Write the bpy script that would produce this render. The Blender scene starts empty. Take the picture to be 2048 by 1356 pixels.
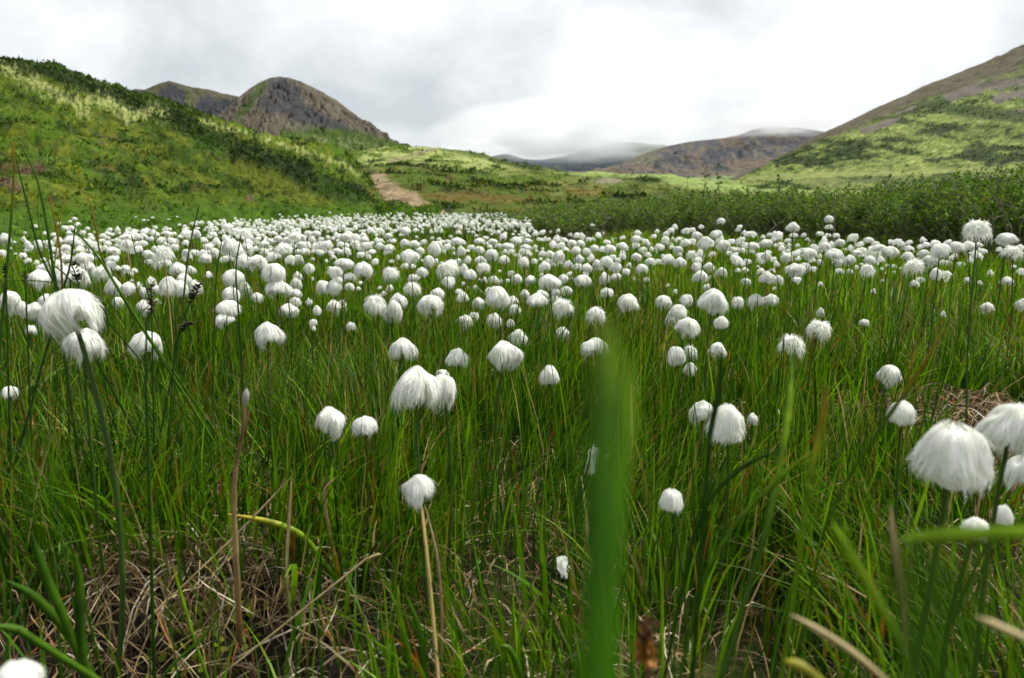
import bpy, math, random
import numpy as np
from mathutils import Vector, Quaternion, Matrix

random.seed(7)
RNG = np.random.default_rng(7)
PI = math.pi
sc = bpy.context.scene
COL = sc.collection

# ---------------------------------------------------------------- camera, light, exposure
CAM_H = 0.40
FPX = 1365.0                       # focal length in photograph pixels (2048 wide)
PITCH = math.atan(260 / FPX)       # horizon lies at y = 418 of 1356
cam_d = bpy.data.cameras.new("camera")
cam_d.sensor_width = 36.0
cam_d.lens = 36.0 * FPX / 2048.0
cam_d.clip_start = 0.01
cam_d.clip_end = 30000.0
cam_d.dof.use_dof = True
cam_d.dof.focus_distance = 1.15
cam_d.dof.aperture_fstop = 9.0
cam = bpy.data.objects.new("camera", cam_d)
cam.location = (0, 0, CAM_H)
cam.rotation_euler = (PI / 2 - PITCH, 0, 0)
COL.objects.link(cam)
sc.camera = cam

SUN_EL, SUN_AZ = math.radians(56), math.radians(62)      # azimuth measured from +Y towards +X
sun_d = bpy.data.lights.new("sun", 'SUN')
sun_d.energy = 3.0
sun_d.angle = math.radians(12)
sun_d.color = (1.0, 0.96, 0.90)
sun = bpy.data.objects.new("sun", sun_d)
sdir = Vector((math.sin(SUN_AZ) * math.cos(SUN_EL), math.cos(SUN_AZ) * math.cos(SUN_EL), math.sin(SUN_EL)))
sun.rotation_euler = (-sdir).to_track_quat('-Z', 'Y').to_euler()
COL.objects.link(sun)

world = bpy.data.worlds.new("World")
sc.world = world
world.use_nodes = True
wn, wl = world.node_tree.nodes, world.node_tree.links
wn.clear()


def N(nodes, kind, **kw):
    n = nodes.new(kind)
    for k, v in kw.items():
        if k in n.inputs.keys() if isinstance(k, str) else False:
            n.inputs[k].default_value = v
        else:
            setattr(n, k, v)
    return n


def ramp(nodes, stops, interp='LINEAR'):
    r = nodes.new('ShaderNodeValToRGB')
    r.color_ramp.interpolation = interp
    e = r.color_ramp.elements
    while len(e) > 1:
        e.remove(e[-1])
    e[0].position = stops[0][0]
    c = stops[0][1]
    e[0].color = (*c, 1) if isinstance(c, tuple) else (c, c, c, 1)
    for p, c in stops[1:]:
        x = e.new(p)
        x.color = (*c, 1) if isinstance(c, tuple) else (c, c, c, 1)
    return r


def build_world():
    tc = wn.new('ShaderNodeTexCoord')
    nrm = wn.new('ShaderNodeVectorMath'); nrm.operation = 'NORMALIZE'
    wl.new(tc.outputs['Generated'], nrm.inputs[0])
    sep = wn.new('ShaderNodeSeparateXYZ'); wl.new(nrm.outputs[0], sep.inputs[0])
    # cloud deck seen in perspective: direction projected on a plane above
    zz = wn.new('ShaderNodeMath'); zz.operation = 'MAXIMUM'; zz.inputs[1].default_value = 0.0
    wl.new(sep.outputs['Z'], zz.inputs[0])
    za = wn.new('ShaderNodeMath'); za.operation = 'ADD'; za.inputs[1].default_value = 0.22
    wl.new(zz.outputs[0], za.inputs[0])
    dx = wn.new('ShaderNodeMath'); dx.operation = 'DIVIDE'
    wl.new(sep.outputs['X'], dx.inputs[0]); wl.new(za.outputs[0], dx.inputs[1])
    dy = wn.new('ShaderNodeMath'); dy.operation = 'DIVIDE'
    wl.new(sep.outputs['Y'], dy.inputs[0]); wl.new(za.outputs[0], dy.inputs[1])
    cmb = wn.new('ShaderNodeCombineXYZ')
    wl.new(dx.outputs[0], cmb.inputs[0]); wl.new(dy.outputs[0], cmb.inputs[1])
    n1 = wn.new('ShaderNodeTexNoise'); n1.inputs['Scale'].default_value = 0.85
    n1.inputs['Detail'].default_value = 5; n1.inputs['Roughness'].default_value = 0.48
    n1.inputs['Distortion'].default_value = 0.25
    mp = wn.new('ShaderNodeMapping'); mp.inputs['Location'].default_value = (8.3, 4.2, 0.4)
    wl.new(cmb.outputs[0], mp.inputs['Vector']); wl.new(mp.outputs[0], n1.inputs['Vector'])
    n2 = wn.new('ShaderNodeTexNoise'); n2.inputs['Scale'].default_value = 5.5
    n2.inputs['Detail'].default_value = 7; n2.inputs['Roughness'].default_value = 0.56
    n2.inputs['Distortion'].default_value = 0.3
    wl.new(nrm.outputs[0], n2.inputs['Vector'])
    # thin bright gap in the deck, ahead of the camera
    dt = wn.new('ShaderNodeVectorMath'); dt.operation = 'DOT_PRODUCT'
    g = Vector((0.12, 1.0, 0.26)).normalized()
    dt.inputs[1].default_value = g
    wl.new(nrm.outputs[0], dt.inputs[0])
    gr = ramp(wn, [(0.86, 0.0), (0.955, 0.45), (0.995, 1.0)], 'EASE')
    wl.new(dt.outputs['Value'], gr.inputs[0])
    # low grey layer over the valley
    low = ramp(wn, [(0.03, 1.0), (0.13, 0.55), (0.22, 0.0)], 'EASE')
    wl.new(sep.outputs['Z'], low.inputs[0])
    a = wn.new('ShaderNodeMath'); a.operation = 'MULTIPLY_ADD'
    wl.new(n1.outputs['Fac'], a.inputs[0]); a.inputs[1].default_value = 1.25; a.inputs[2].default_value = -0.42
    b = wn.new('ShaderNodeMath'); b.operation = 'MULTIPLY_ADD'
    wl.new(n2.outputs['Fac'], b.inputs[0]); b.inputs[1].default_value = 1.0
    wl.new(a.outputs[0], b.inputs[2])
    c = wn.new('ShaderNodeMath'); c.operation = 'MULTIPLY_ADD'
    wl.new(gr.outputs[0], c.inputs[0]); c.inputs[1].default_value = 0.30
    wl.new(b.outputs[0], c.inputs[2])
    d = wn.new('ShaderNodeMath'); d.operation = 'MULTIPLY_ADD'
    wl.new(low.outputs[0], d.inputs[0]); d.inputs[1].default_value = -0.10
    wl.new(c.outputs[0], d.inputs[2])
    cr = ramp(wn, [(0.46, (0.335, 0.36, 0.375)), (0.60, (0.41, 0.43, 0.442)), (0.72, (0.475, 0.490, 0.496)),
                   (0.90, (0.585, 0.588, 0.588)), (1.0, (0.64, 0.64, 0.64))])
    wl.new(d.outputs[0], cr.inputs[0])
    bgc = wn.new('ShaderNodeBackground'); bgc.inputs['Strength'].default_value = 1.0
    wl.new(cr.outputs[0], bgc.inputs['Color'])
    sky = wn.new('ShaderNodeTexSky'); sky.sky_type = 'NISHITA'; sky.sun_disc = False
    sky.sun_elevation = SUN_EL; sky.sun_rotation = SUN_AZ
    bgs = wn.new('ShaderNodeBackground'); bgs.inputs['Strength'].default_value = 0.10
    wl.new(sky.outputs[0], bgs.inputs['Color'])
    mx = wn.new('ShaderNodeMixShader'); mx.inputs[0].default_value = 0.97
    wl.new(bgs.outputs[0], mx.inputs[1]); wl.new(bgc.outputs[0], mx.inputs[2])
    out = wn.new('ShaderNodeOutputWorld'); wl.new(mx.outputs[0], out.inputs['Surface'])


build_world()
sc.view_settings.view_transform = 'Standard'
sc.view_settings.look = 'None'
sc.view_settings.exposure = 0.95
sc.view_settings.gamma = 1.0
sc.view_settings.use_curve_mapping = False
sc.cycles.max_bounces = 16
sc.cycles.diffuse_bounces = 4
sc.cycles.transmission_bounces = 6
sc.cycles.volume_bounces = 12
sc.cycles.volume_max_steps = 64

# ---------------------------------------------------------------- helpers
FWD = np.array([0, math.cos(PITCH), -math.sin(PITCH)])
UP = np.array([0, math.sin(PITCH), math.cos(PITCH)])
RIGHT = np.array([1.0, 0, 0])


def ray(u, v):
    """Direction (unit depth along the view axis) through a photograph pixel."""
    return FWD + RIGHT * ((u - 1024) / FPX) + UP * ((678 - v) / FPX)


def at(u, v, dist):
    """World point seen at pixel (u, v) at horizontal distance dist."""
    r = ray(u, v)
    return np.array([0, 0, CAM_H]) + r * (dist / math.hypot(r[0], r[1]))


def proj(P):
    q = P - np.array([0, 0, CAM_H])
    d = np.maximum(q @ FWD, 1e-4)
    return 1024 + FPX * q[..., 0] / d, 678 - FPX * (q @ UP) / d


def h2(ix, iy, seed):
    n = (ix.astype(np.int64) * 374761393 + iy.astype(np.int64) * 668265263 + seed * 974634777) & 0xFFFFFFFF
    n = ((n ^ (n >> 13)) * 1274126177) & 0xFFFFFFFF
    n = ((n ^ (n >> 16)) * 2246822519) & 0xFFFFFFFF
    return ((n ^ (n >> 15)) & 0xFFFFFF) / float(0xFFFFFF)


def vnoise(x, y, seed=0):
    x = np.asarray(x, float); y = np.asarray(y, float)
    ix, iy = np.floor(x), np.floor(y)
    fx, fy = x - ix, y - iy
    fx = fx * fx * fx * (fx * (fx * 6 - 15) + 10); fy = fy * fy * fy * (fy * (fy * 6 - 15) + 10)
    a, b = h2(ix, iy, seed), h2(ix + 1, iy, seed)
    c, d = h2(ix, iy + 1, seed), h2(ix + 1, iy + 1, seed)
    return (a + (b - a) * fx) * (1 - fy) + (c + (d - c) * fx) * fy


def fbm(x, y, seed=0, octs=4, gain=0.5):
    s = 0; a = 1; t = 0
    for o in range(octs):
        ang = 0.6 * o
        cx, sx = math.cos(ang), math.sin(ang)
        s = s + a * vnoise((x * cx - y * sx) * 2 ** o + 17.3 * o, (x * sx + y * cx) * 2 ** o - 9.1 * o, seed + o)
        t += a; a *= gain
    return s / t


def ss(a, b, x):
    t = np.clip((x - a) / (b - a), 0, 1)
    return t * t * (3 - 2 * t)


def mesh_np(name, V, F, mat, col=None, smooth=True, parent=None, link=True):
    """V (n,3), F (m,k) index array -> ONE mesh object."""
    me = bpy.data.meshes.new(name)
    Fs = F if isinstance(F, list) else [F]
    Fs = [f for f in Fs if len(f)]
    nl = sum(f.size for f in Fs); npo = sum(len(f) for f in Fs)
    me.vertices.add(len(V)); me.vertices.foreach_set('co', np.ascontiguousarray(V, dtype=np.float32).ravel())
    me.loops.add(nl); me.loops.foreach_set('vertex_index', np.concatenate([f.ravel() for f in Fs]).astype(np.int32))
    me.polygons.add(npo)
    st, tot, o = [], [], 0
    for f in Fs:
        k = f.shape[1]
        st.append(o + np.arange(len(f)) * k); tot.append(np.full(len(f), k)); o += f.size
    me.polygons.foreach_set('loop_start', np.concatenate(st).astype(np.int32))
    me.polygons.foreach_set('use_smooth', np.full(npo, smooth, dtype=bool))
    me.update(calc_edges=True)
    if col is not None:
        a = me.color_attributes.new('Col', 'FLOAT_COLOR', 'POINT')
        c4 = np.ones((len(V), 4), dtype=np.float32); c4[:, :3] = col
        a.data.foreach_set('color', c4.ravel())
    me.materials.append(mat)
    ob = bpy.data.objects.new(name, me)
    if link:
        COL.objects.link(ob)
    if parent is not None:
        ob.parent = parent
    return ob


def tag(o, label=None, cat=None, group=None, kind=None):
    if label: o['label'] = label
    if cat: o['category'] = cat
    if group: o['group'] = group
    if kind: o['kind'] = kind
    return o


def empty(name, loc, label, cat, group=None):
    o = bpy.data.objects.new(name, None)
    o.empty_display_size = 0.02
    o.location = loc
    COL.objects.link(o)
    return tag(o, label, cat, group)


def ribbons(P, W, S):
    """P (N,K,3) centre lines, W (N,K) half widths, S (N,3) or (N,K,3) side vectors."""
    n, k = P.shape[:2]
    if S.ndim == 2:
        S = S[:, None, :]
    V = np.stack([P - S * W[..., None], P + S * W[..., None]], axis=2).reshape(-1, 3)
    i = (np.arange(n)[:, None] * k + np.arange(k - 1)[None, :]) * 2
    F = np.stack([i, i + 1, i + 3, i + 2], axis=-1).reshape(-1, 4)
    return V, F


def tube(P, R, n=6, cap=True):
    P = np.asarray(P, float); R = np.asarray(R, float); k = len(P)
    T = np.gradient(P, axis=0); T /= np.linalg.norm(T, axis=1)[:, None] + 1e-12
    ref = np.array([0.31, 0.93, 0.19]) if abs(T[0] @ np.array([0.31, 0.93, 0.19])) < 0.9 else np.array([1.0, 0, 0])
    A = ref - T * (T @ ref)[:, None]; A /= np.linalg.norm(A, axis=1)[:, None]
    B = np.cross(T, A)
    th = np.arange(n) * 2 * PI / n
    V = (P[:, None] + R[:, None, None] * (A[:, None] * np.cos(th)[None, :, None] + B[:, None] * np.sin(th)[None, :, None])).reshape(-1, 3)
    i = np.arange(k - 1)[:, None] * n; j = np.arange(n)[None, :]; j2 = (j + 1) % n
    F = np.stack([i + j, i + j2, i + n + j2, i + n + j], axis=-1).reshape(-1, 4)
    return V, F


def join(parts):
    """[(V, F)] or [(V, F, col)] -> merged."""
    Vs, Fs, Cs, o = [], {}, [], 0
    for p in parts:
        V, F = p[0], p[1]
        for f in (F if isinstance(F, list) else [F]):
            Fs.setdefault(f.shape[1], []).append(f + o)
        Vs.append(V); o += len(V)
        if len(p) > 2:
            c = np.asarray(p[2], float)
            Cs.append(np.broadcast_to(c, (len(V), 3)) if c.ndim == 1 else c)
    return np.concatenate(Vs), [np.concatenate(x) for x in Fs.values()], (np.concatenate(Cs) if Cs else None)


def spline(pts, n):
    """Catmull-Rom through 3-D points, n samples."""
    p = np.asarray(pts, float)
    if len(p) == 2:
        return p[0] + (p[1] - p[0]) * np.linspace(0, 1, n)[:, None]
    q = np.vstack([2 * p[0] - p[1], p, 2 * p[-1] - p[-2]])
    t = np.linspace(0, len(p) - 1 - 1e-9, n); i = t.astype(int); f = (t - i)[:, None]
    a, b, c, d = q[i], q[i + 1], q[i + 2], q[i + 3]
    return 0.5 * (2 * b + (c - a) * f + (2 * a - 5 * b + 4 * c - d) * f ** 2 + (3 * b - a - 3 * c + d) * f ** 3)


# ---------------------------------------------------------------- materials
def new_mat(name):
    m = bpy.data.materials.new(name); m.use_nodes = True
    m.node_tree.nodes.clear()
    return m, m.node_tree.nodes, m.node_tree.links


def leafy(name, color=None, transl=0.35, rough=0.5, spec=0.3, noise_scale=60.0, var=0.35, grain=None):
    """Thin plant matter: glossy-diffuse plus light passing through; colour from the attribute or fixed."""
    m, n, l = new_mat(name)
    if color is None:
        src = n.new('ShaderNodeAttribute'); src.attribute_name = 'Col'; c0 = src.outputs['Color']
    else:
        src = n.new('ShaderNodeRGB'); src.outputs[0].default_value = (*color, 1); c0 = src.outputs[0]
    tc = n.new('ShaderNodeTexCoord')
    nz = n.new('ShaderNodeTexNoise'); nz.inputs['Scale'].default_value = noise_scale; nz.inputs['Detail'].default_value = 3
    l.new(tc.outputs['Object'], nz.inputs['Vector'])
    mr = n.new('ShaderNodeMapRange'); mr.inputs['From Min'].default_value = 0.3; mr.inputs['From Max'].default_value = 0.7
    mr.inputs['To Min'].default_value = 1 - var; mr.inputs['To Max'].default_value = 1 + var
    l.new(nz.outputs['Fac'], mr.inputs['Value'])
    mul = n.new('ShaderNodeVectorMath'); mul.operation = 'SCALE'
    l.new(c0, mul.inputs[0]); l.new(mr.outputs[0], mul.inputs['Scale'])
    p = n.new('ShaderNodeBsdfPrincipled')
    p.inputs['Roughness'].default_value = rough
    p.inputs['Specular IOR Level'].default_value = spec
    l.new(mul.outputs[0], p.inputs['Base Color'])
    t = n.new('ShaderNodeBsdfTranslucent'); l.new(mul.outputs[0], t.inputs['Color'])
    mx = n.new('ShaderNodeMixShader'); mx.inputs[0].default_value = transl
    l.new(p.outputs[0], mx.inputs[1]); l.new(t.outputs[0], mx.inputs[2])
    o = n.new('ShaderNodeOutputMaterial'); l.new(mx.outputs[0], o.inputs['Surface'])
    return m


def terrain_mat(name, s1, s2, var=0.35, bump=0.5, bdist=0.1, rough=0.9, tint=None):
    """Vertex colour broken up by two sizes of noise, with matching relief."""
    m, n, l = new_mat(name)
    src = n.new('ShaderNodeAttribute'); src.attribute_name = 'Col'
    tc = n.new('ShaderNodeTexCoord')
    a = n.new('ShaderNodeTexNoise'); a.inputs['Scale'].default_value = s1; a.inputs['Detail'].default_value = 8
    a.inputs['Roughness'].default_value = 0.65
    b = n.new('ShaderNodeTexNoise'); b.inputs['Scale'].default_value = s2; b.inputs['Detail'].default_value = 6
    b.inputs['Roughness'].default_value = 0.7
    l.new(tc.outputs['Object'], a.inputs['Vector']); l.new(tc.outputs['Object'], b.inputs['Vector'])
    add = n.new('ShaderNodeMath'); add.operation = 'ADD'
    l.new(a.outputs['Fac'], add.inputs[0]); l.new(b.outputs['Fac'], add.inputs[1])
    mr = n.new('ShaderNodeMapRange'); mr.inputs['From Min'].default_value = 0.7; mr.inputs['From Max'].default_value = 1.3
    mr.inputs['To Min'].default_value = 1 - var; mr.inputs['To Max'].default_value = 1 + var
    l.new(add.outputs[0], mr.inputs['Value'])
    mul = n.new('ShaderNodeVectorMath'); mul.operation = 'SCALE'
    l.new(src.outputs['Color'], mul.inputs[0]); l.new(mr.outputs[0], mul.inputs['Scale'])
    bp = n.new('ShaderNodeBump'); bp.inputs['Strength'].default_value = bump; bp.inputs['Distance'].default_value = bdist
    l.new(add.outputs[0], bp.inputs['Height'])
    p = n.new('ShaderNodeBsdfPrincipled'); p.inputs['Roughness'].default_value = rough
    p.inputs['Specular IOR Level'].default_value = 0.15
    l.new(mul.outputs[0], p.inputs['Base Color']); l.new(bp.outputs[0], p.inputs['Normal'])
    o = n.new('ShaderNodeOutputMaterial'); l.new(p.outputs[0], o.inputs['Surface'])
    return m


def cotton_mat():
    m, n, l = new_mat('cotton_hair')
    tc = n.new('ShaderNodeTexCoord')
    nz = n.new('ShaderNodeTexNoise'); nz.inputs['Scale'].default_value = 5.0; nz.inputs['Detail'].default_value = 4
    l.new(tc.outputs['Object'], nz.inputs['Vector'])
    cr = ramp(n, [(0.33, (0.87, 0.90, 0.80)), (0.60, (0.95, 0.945, 0.93))])
    l.new(nz.outputs['Fac'], cr.inputs[0])
    d = n.new('ShaderNodeBsdfDiffuse'); l.new(cr.outputs[0], d.inputs['Color'])
    t = n.new('ShaderNodeBsdfTranslucent'); l.new(cr.outputs[0], t.inputs['Color'])
    mx = n.new('ShaderNodeMixShader'); mx.inputs[0].default_value = 0.48
    l.new(d.outputs[0], mx.inputs[1]); l.new(t.outputs[0], mx.inputs[2])
    o = n.new('ShaderNodeOutputMaterial'); l.new(mx.outputs[0], o.inputs['Surface'])
    return m


M_grass = leafy('grass', transl=0.42, rough=0.45, spec=0.16, noise_scale=25, var=0.25)
M_litter = leafy('dead_litter', transl=0.15, rough=0.7, spec=0.15, noise_scale=80, var=0.35)
M_cotton = cotton_mat()
M_stem = leafy('cottongrass_stem', (0.035, 0.070, 0.008), 0.05, 0.45, 0.3, 200, 0.3)
M_stem_straw = leafy('straw_stem', (0.42, 0.31, 0.12), 0.05, 0.6, 0.2, 200, 0.3)
M_bract = leafy('bract', (0.060, 0.038, 0.022), 0.1, 0.7, 0.2, 300, 0.4)
M_plant = leafy('plant_piece', None, 0.25, 0.5, 0.18, 90, 0.3)
M_leaf = leafy('willow_leaf', None, 0.30, 0.6, 0.10, 8, 0.25)
M_twig = leafy('willow_twig', (0.20, 0.17, 0.14), 0.0, 0.8, 0.1, 40, 0.4)
M_hilltuft = leafy('hill_tuft', None, 0.25, 0.7, 0.1, 3, 0.2)


# ---------------------------------------------------------------- ground
def gz(x, y):
    """Height of the marsh floor."""
    x = np.asarray(x, float); y = np.asarray(y, float)
    r = np.hypot(x, y)
    z = (fbm(x * 1.3, y * 1.3, 11, 3) - 0.5) * 0.05 * ss(0.1, 1.0, r) * (1 - ss(30, 60, r))
    z = z + (fbm(x * 7, y * 7, 21, 3) - 0.5) * 0.03 * (1 - ss(6, 20, r))
    # litter-covered hummock on the right, tussock at lower left with a dark hollow before it
    z = z + 0.085 * np.exp(-(((x - 0.72) / 0.20) ** 2 + ((y - 1.02) / 0.22) ** 2))
    z = z + 0.030 * np.exp(-(((x + 0.40) / 0.17) ** 2 + ((y - 0.66) / 0.09) ** 2))
    z = z - 0.045 * np.exp(-(((x + 0.29) / 0.12) ** 2 + ((y - 0.53) / 0.06) ** 2))
    # bank rising under the willow thicket
    az = np.degrees(np.arctan2(x, y))
    z = z + 0.14 * ss(3.2, 5.2, r) * ss(2, 10, az) * (1 - ss(60, 80, az))
    z = z + 0.10 * ss(8, 16, r)
    return z


def polar_grid(az, rr):
    A, R = np.meshgrid(az, rr)
    n, k = R.shape
    i = np.arange(n - 1)[:, None] * k + np.arange(k - 1)[None, :]
    F = np.stack([i, i + 1, i + k + 1, i + k], axis=-1).reshape(-1, 4)
    return A, R, F


def make_ground():
    az = np.radians(np.concatenate([np.arange(-180, -46, 4.0), np.arange(-46, 46, 0.4), np.arange(46, 180.1, 4.0)]))
    rr = np.geomspace(0.02, 9000, 330)
    A, R, F = polar_grid(az, rr)
    X, Y = R * np.sin(A), R * np.cos(A)
    Z = gz(X, Y)
    V = np.stack([X, Y, Z], -1).reshape(-1, 3)
    peat = np.array([0.012, 0.009, 0.005]); moss = np.array([0.05, 0.07, 0.012]); turf = np.array([0.055, 0.085, 0.014])
    n1 = fbm(X * 3, Y * 3, 5, 4).reshape(-1, 1)
    c = peat + (moss - peat) * ss(0.45, 0.65, n1)
    hm = np.exp(-(((X - 0.72) / 0.25) ** 2 + ((Y - 1.02) / 0.26) ** 2)).reshape(-1, 1)
    c = c + (np.array([0.10, 0.075, 0.04]) - c) * np.clip(hm, 0, 1) * 0.7
    far = ss(2, 7, R).reshape(-1, 1)
    c = c + (turf * (0.7 + 0.6 * n1) - c) * far
    m = terrain_mat('peat_ground', 18.0, 90.0, 0.5, 0.8, 0.01)
    o = mesh_np('ground', V, F, m, c)
    tag(o, kind='structure')


make_ground()


# ---------------------------------------------------------------- hills and mountains
def crest_table(pts, R):
    """Pixel crest line -> azimuth, slope (tan elevation)."""
    out = []
    for u, v in pts:
        r = ray(u, v)
        out.append((math.atan2(r[0], r[1]), r[2] / math.hypot(r[0], r[1])))
    return np.array(out)


def pdist(u, v, line):
    """Distance in photograph pixels from (u, v) to a polyline on the hill."""
    d = np.full(u.shape, 1e9)
    for (x0, y0), (x1, y1) in zip(line[:-1], line[1:]):
        ex, ey = x1 - x0, y1 - y0
        t = np.clip(((u - x0) * ex + (v - y0) * ey) / (ex * ex + ey * ey + 1e-9), 0, 1)
        d = np.minimum(d, np.hypot(u - x0 - t * ex, v - y0 - t * ey))
    return d


def blend(c, new, w):
    return c + (np.array(new) - c) * np.clip(w, 0, 1)[:, None]


TUFTS = []


def hill(name, crest, Rf, Rc, zf, ncol, nrow, disp, colour, mat, prof=1.0, back=0.35, crest_calm=0.8, crest_w=0.04, mesh_kind='structure'):
    """Polar height field: foot radius, crest radius, both given over photograph x; back slope falls away."""
    ct = crest_table(crest, None)
    az = np.linspace(ct[0, 0], ct[-1, 0], ncol)
    u_of = np.interp(az, ct[:, 0], [p[0] for p in crest])
    slope = np.interp(az, ct[:, 0], ct[:, 1])
    rf = np.interp(u_of, *zip(*Rf)); rc = np.interp(u_of, *zip(*Rc)); z0 = np.interp(u_of, *zip(*zf))
    zc = CAM_H + slope * rc
    nb = max(8, nrow // 7)
    t = np.concatenate([np.linspace(0, 1, nrow) ** 1.35, 1 + np.linspace(0.02, 1, nb) * back])
    T, A = np.meshgrid(t, az, indexing='ij')
    R = rf + (rc - rf) * T
    s = np.where(T <= 1, np.clip(T, 0, 1) ** prof, 1 - ((T - 1) / back) ** 2 * 0.75)
    Z = z0 + (zc - z0) * s
    X, Y = R * np.sin(A), R * np.cos(A)
    env = ss(0.0, 0.05, T) * (1 - crest_calm * np.exp(-((T - 1) / crest_w) ** 2))
    Z = Z + disp(X, Y, T, A, R) * env
    Z = np.where(T == 0, -0.6, np.maximum(Z, -0.7))
    V = np.stack([X, Y, Z], -1).reshape(-1, 3)
    n, k = X.shape
    i = np.arange(n - 1)[:, None] * k + np.arange(k - 1)[None, :]
    F = np.stack([i, i + 1, i + k + 1, i + k], axis=-1).reshape(-1, 4)
    u, v = proj(V)
    # height above the crest line in pixels, measured at the same azimuth (0 at the crest, grows downwards)
    cv = np.interp(A.ravel(), ct[:, 0], [p[1] for p in crest])
    c = colour(V, u, v, v - cv, T.ravel())
    o = mesh_np(name, V, F, mat, np.clip(c, 0.004, 1))
    tag(o, kind=mesh_kind)
    return V.reshape(n, k, 3), c.reshape(n, k, 3), T


# --- left hill -----------------------------------------------------------
def disp_left(X, Y, T, A, R):
    q = X * 0.35 + Y * 0.15
    h = (fbm(X * 0.10, Y * 0.10, 31, 4) - 0.5) * 2.2
    n = fbm(X * 0.55, Y * 0.40, 32, 4, 0.6)
    h = h + (n - 0.5) * 1.3
    h = h - np.abs(fbm(X * 1.4, Y * 1.1, 33, 3) - 0.5) * 0.7 + (fbm(X * 3.2, Y * 2.4, 34, 3, 0.6) - 0.5) * 0.45
    return 1.0 * h * np.clip(R / 30, 0.18, 1.3)


def col_left(V, u, v, dv, t):
    x, y = V[:, 0], V[:, 1]
    n1 = fbm(x * 0.22, y * 0.22, 41, 4); n2 = fbm(x * 0.9, y * 0.6, 42, 4, 0.6); n3 = fbm(x * 3.1, y * 2.2, 43, 3, 0.6)
    p1 = fbm(u / 34 + v / 60, v / 10 - u / 45, 44, 4, 0.55)
    c = np.tile(np.array([0.070, 0.130, 0.005]), (len(u), 1))
    c = blend(c, (0.100, 0.128, 0.006), ss(0.42, 0.62, n1 * 0.5 + p1 * 0.5))
    c = blend(c, (0.022, 0.045, 0.004), ss(0.52, 0.64, n2) * 0.9)
    c = blend(c, (0.065, 0.150, 0.004), ss(0.54, 0.70, p1) * 0.7)
    c = blend(c, (0.17, 0.18, 0.012), ss(0.59, 0.70, n3) * 0.6)
    c = blend(c, (0.10, 0.065, 0.03), ss(0.68, 0.76, n2 * 0.6 + n3 * 0.4) * 0.7)
    pf0 = fbm(u / 16, v / 12, 46, 3, 0.6)
    c = blend(c, (0.028, 0.055, 0.004), ss(0.58, 0.68, pf0) * 0.6)
    # dark dwarf shrubs along the ridge
    band = [(-300, 90), (0, 128), (120, 150), (200, 183), (320, 226), (400, 262), (450, 288), (550, 330), (640, 368), (720, 392)]
    wb = np.interp(u, [-300, 0, 250, 450, 600, 720], [16, 14, 17, 26, 32, 20])
    d = pdist(u, v, band)
    c = blend(c, (0.013, 0.030, 0.003), 1 - ss(0.55, 1.05, d / wb + (n2 - 0.5) * 1.6 + (pf0 - 0.5) * 1.2))
    c = blend(c, (0.025, 0.055, 0.005), (1 - ss(2, 10, dv)) * (u < 420) * 0.8)
    # pale lichen belts
    pf = fbm(u / 6, v / 5, 45, 3, 0.6)
    c = blend(c, (0.14, 0.16, 0.02), ss(0.62, 0.74, pf) * 0.4)
    sh = pdist(u, v, [(330, 270), (450, 340), (560, 385), (700, 415)])  # not lichen: shading below the right-hand ridge, painted as darker green
    c = blend(c, (0.034, 0.075, 0.004), (1 - ss(0.4, 1.2, sh / 50 + (p1 - .5) * 1.2)) * ss(0.40, 0.55, fbm(u / 60, v / 14 - u / 60, 47, 3)) * 0.8)
    for ln, w in (([(-80, 110), (10, 136), (45, 156), (100, 182), (140, 197), (195, 202), (232, 212), (262, 230)], 13),
                  ([(60, 150), (120, 195), (160, 222), (180, 232)], 10),
                  ([(180, 196), (225, 208), (255, 235), (300, 222), (328, 230)], 13),
                  ([(405, 243), (450, 256), (520, 276), (600, 298), (660, 320), (700, 335)], 6),
                  ([(690, 335), (715, 345)], 6)):
        d = pdist(u, v, ln)
        c = blend(c, (0.31, 0.34, 0.11), (1 - ss(0.25, 0.95, d / w * 0.8 + (pf - 0.42) * 3.4)) * 0.9)
    d = pdist(u, v, [(480, 340), (560, 372), (640, 408), (740, 425)])
    c = blend(c, (0.13, 0.145, 0.010), (1 - ss(0.3, 1.2, d / 20 + (n2 - 0.5) * 1.6)) * 0.6)
    # bare earth
    for (a, b, rx, ry) in ((70, 338, 34, 9), (15, 372, 22, 16), (300, 420, 26, 10), (500, 396, 12, 6), (55, 345, 18, 6), (205, 290, 14, 4)):
        d = np.hypot((u - a) / rx, (v - b) / ry)
        c = blend(c, (0.12, 0.080, 0.045), 1 - ss(0.5, 1.2, d + (n3 - 0.5) * 1.2))
    # lush lawn at the foot
    c = blend(c, (0.060, 0.135, 0.005), ss(398, 425, v + (n2 - 0.5) * 26) * 0.85)
    return c


LEFT_CREST = [(-600, 46), (-250, 66), (-100, 88), (0, 112), (50, 120), (100, 134), (160, 152), (220, 172),
              (260, 186), (320, 205), (380, 224), (430, 243), (480, 257), (520, 266), (560, 276), (600, 287), (660, 302),
              (700, 318), (725, 340), (745, 372), (762, 398), (790, 420), (880, 432)]
M_left = terrain_mat('heath_slope', 2.2, 9.0, 0.55, 1.0, 0.16)
LH = hill('heath_hill', LEFT_CREST, [(-1500, 7), (0, 7.5), (300, 9.5), (420, 13), (760, 16), (880, 18)],
          [(-1500, 48), (0, 52), (480, 68), (690, 74), (740, 56), (765, 36), (790, 26), (880, 22)],
          [(-1500, -0.02), (300, 0.0), (880, 0.05)], 680, 330, disp_left, col_left, M_left, prof=1.08)


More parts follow.
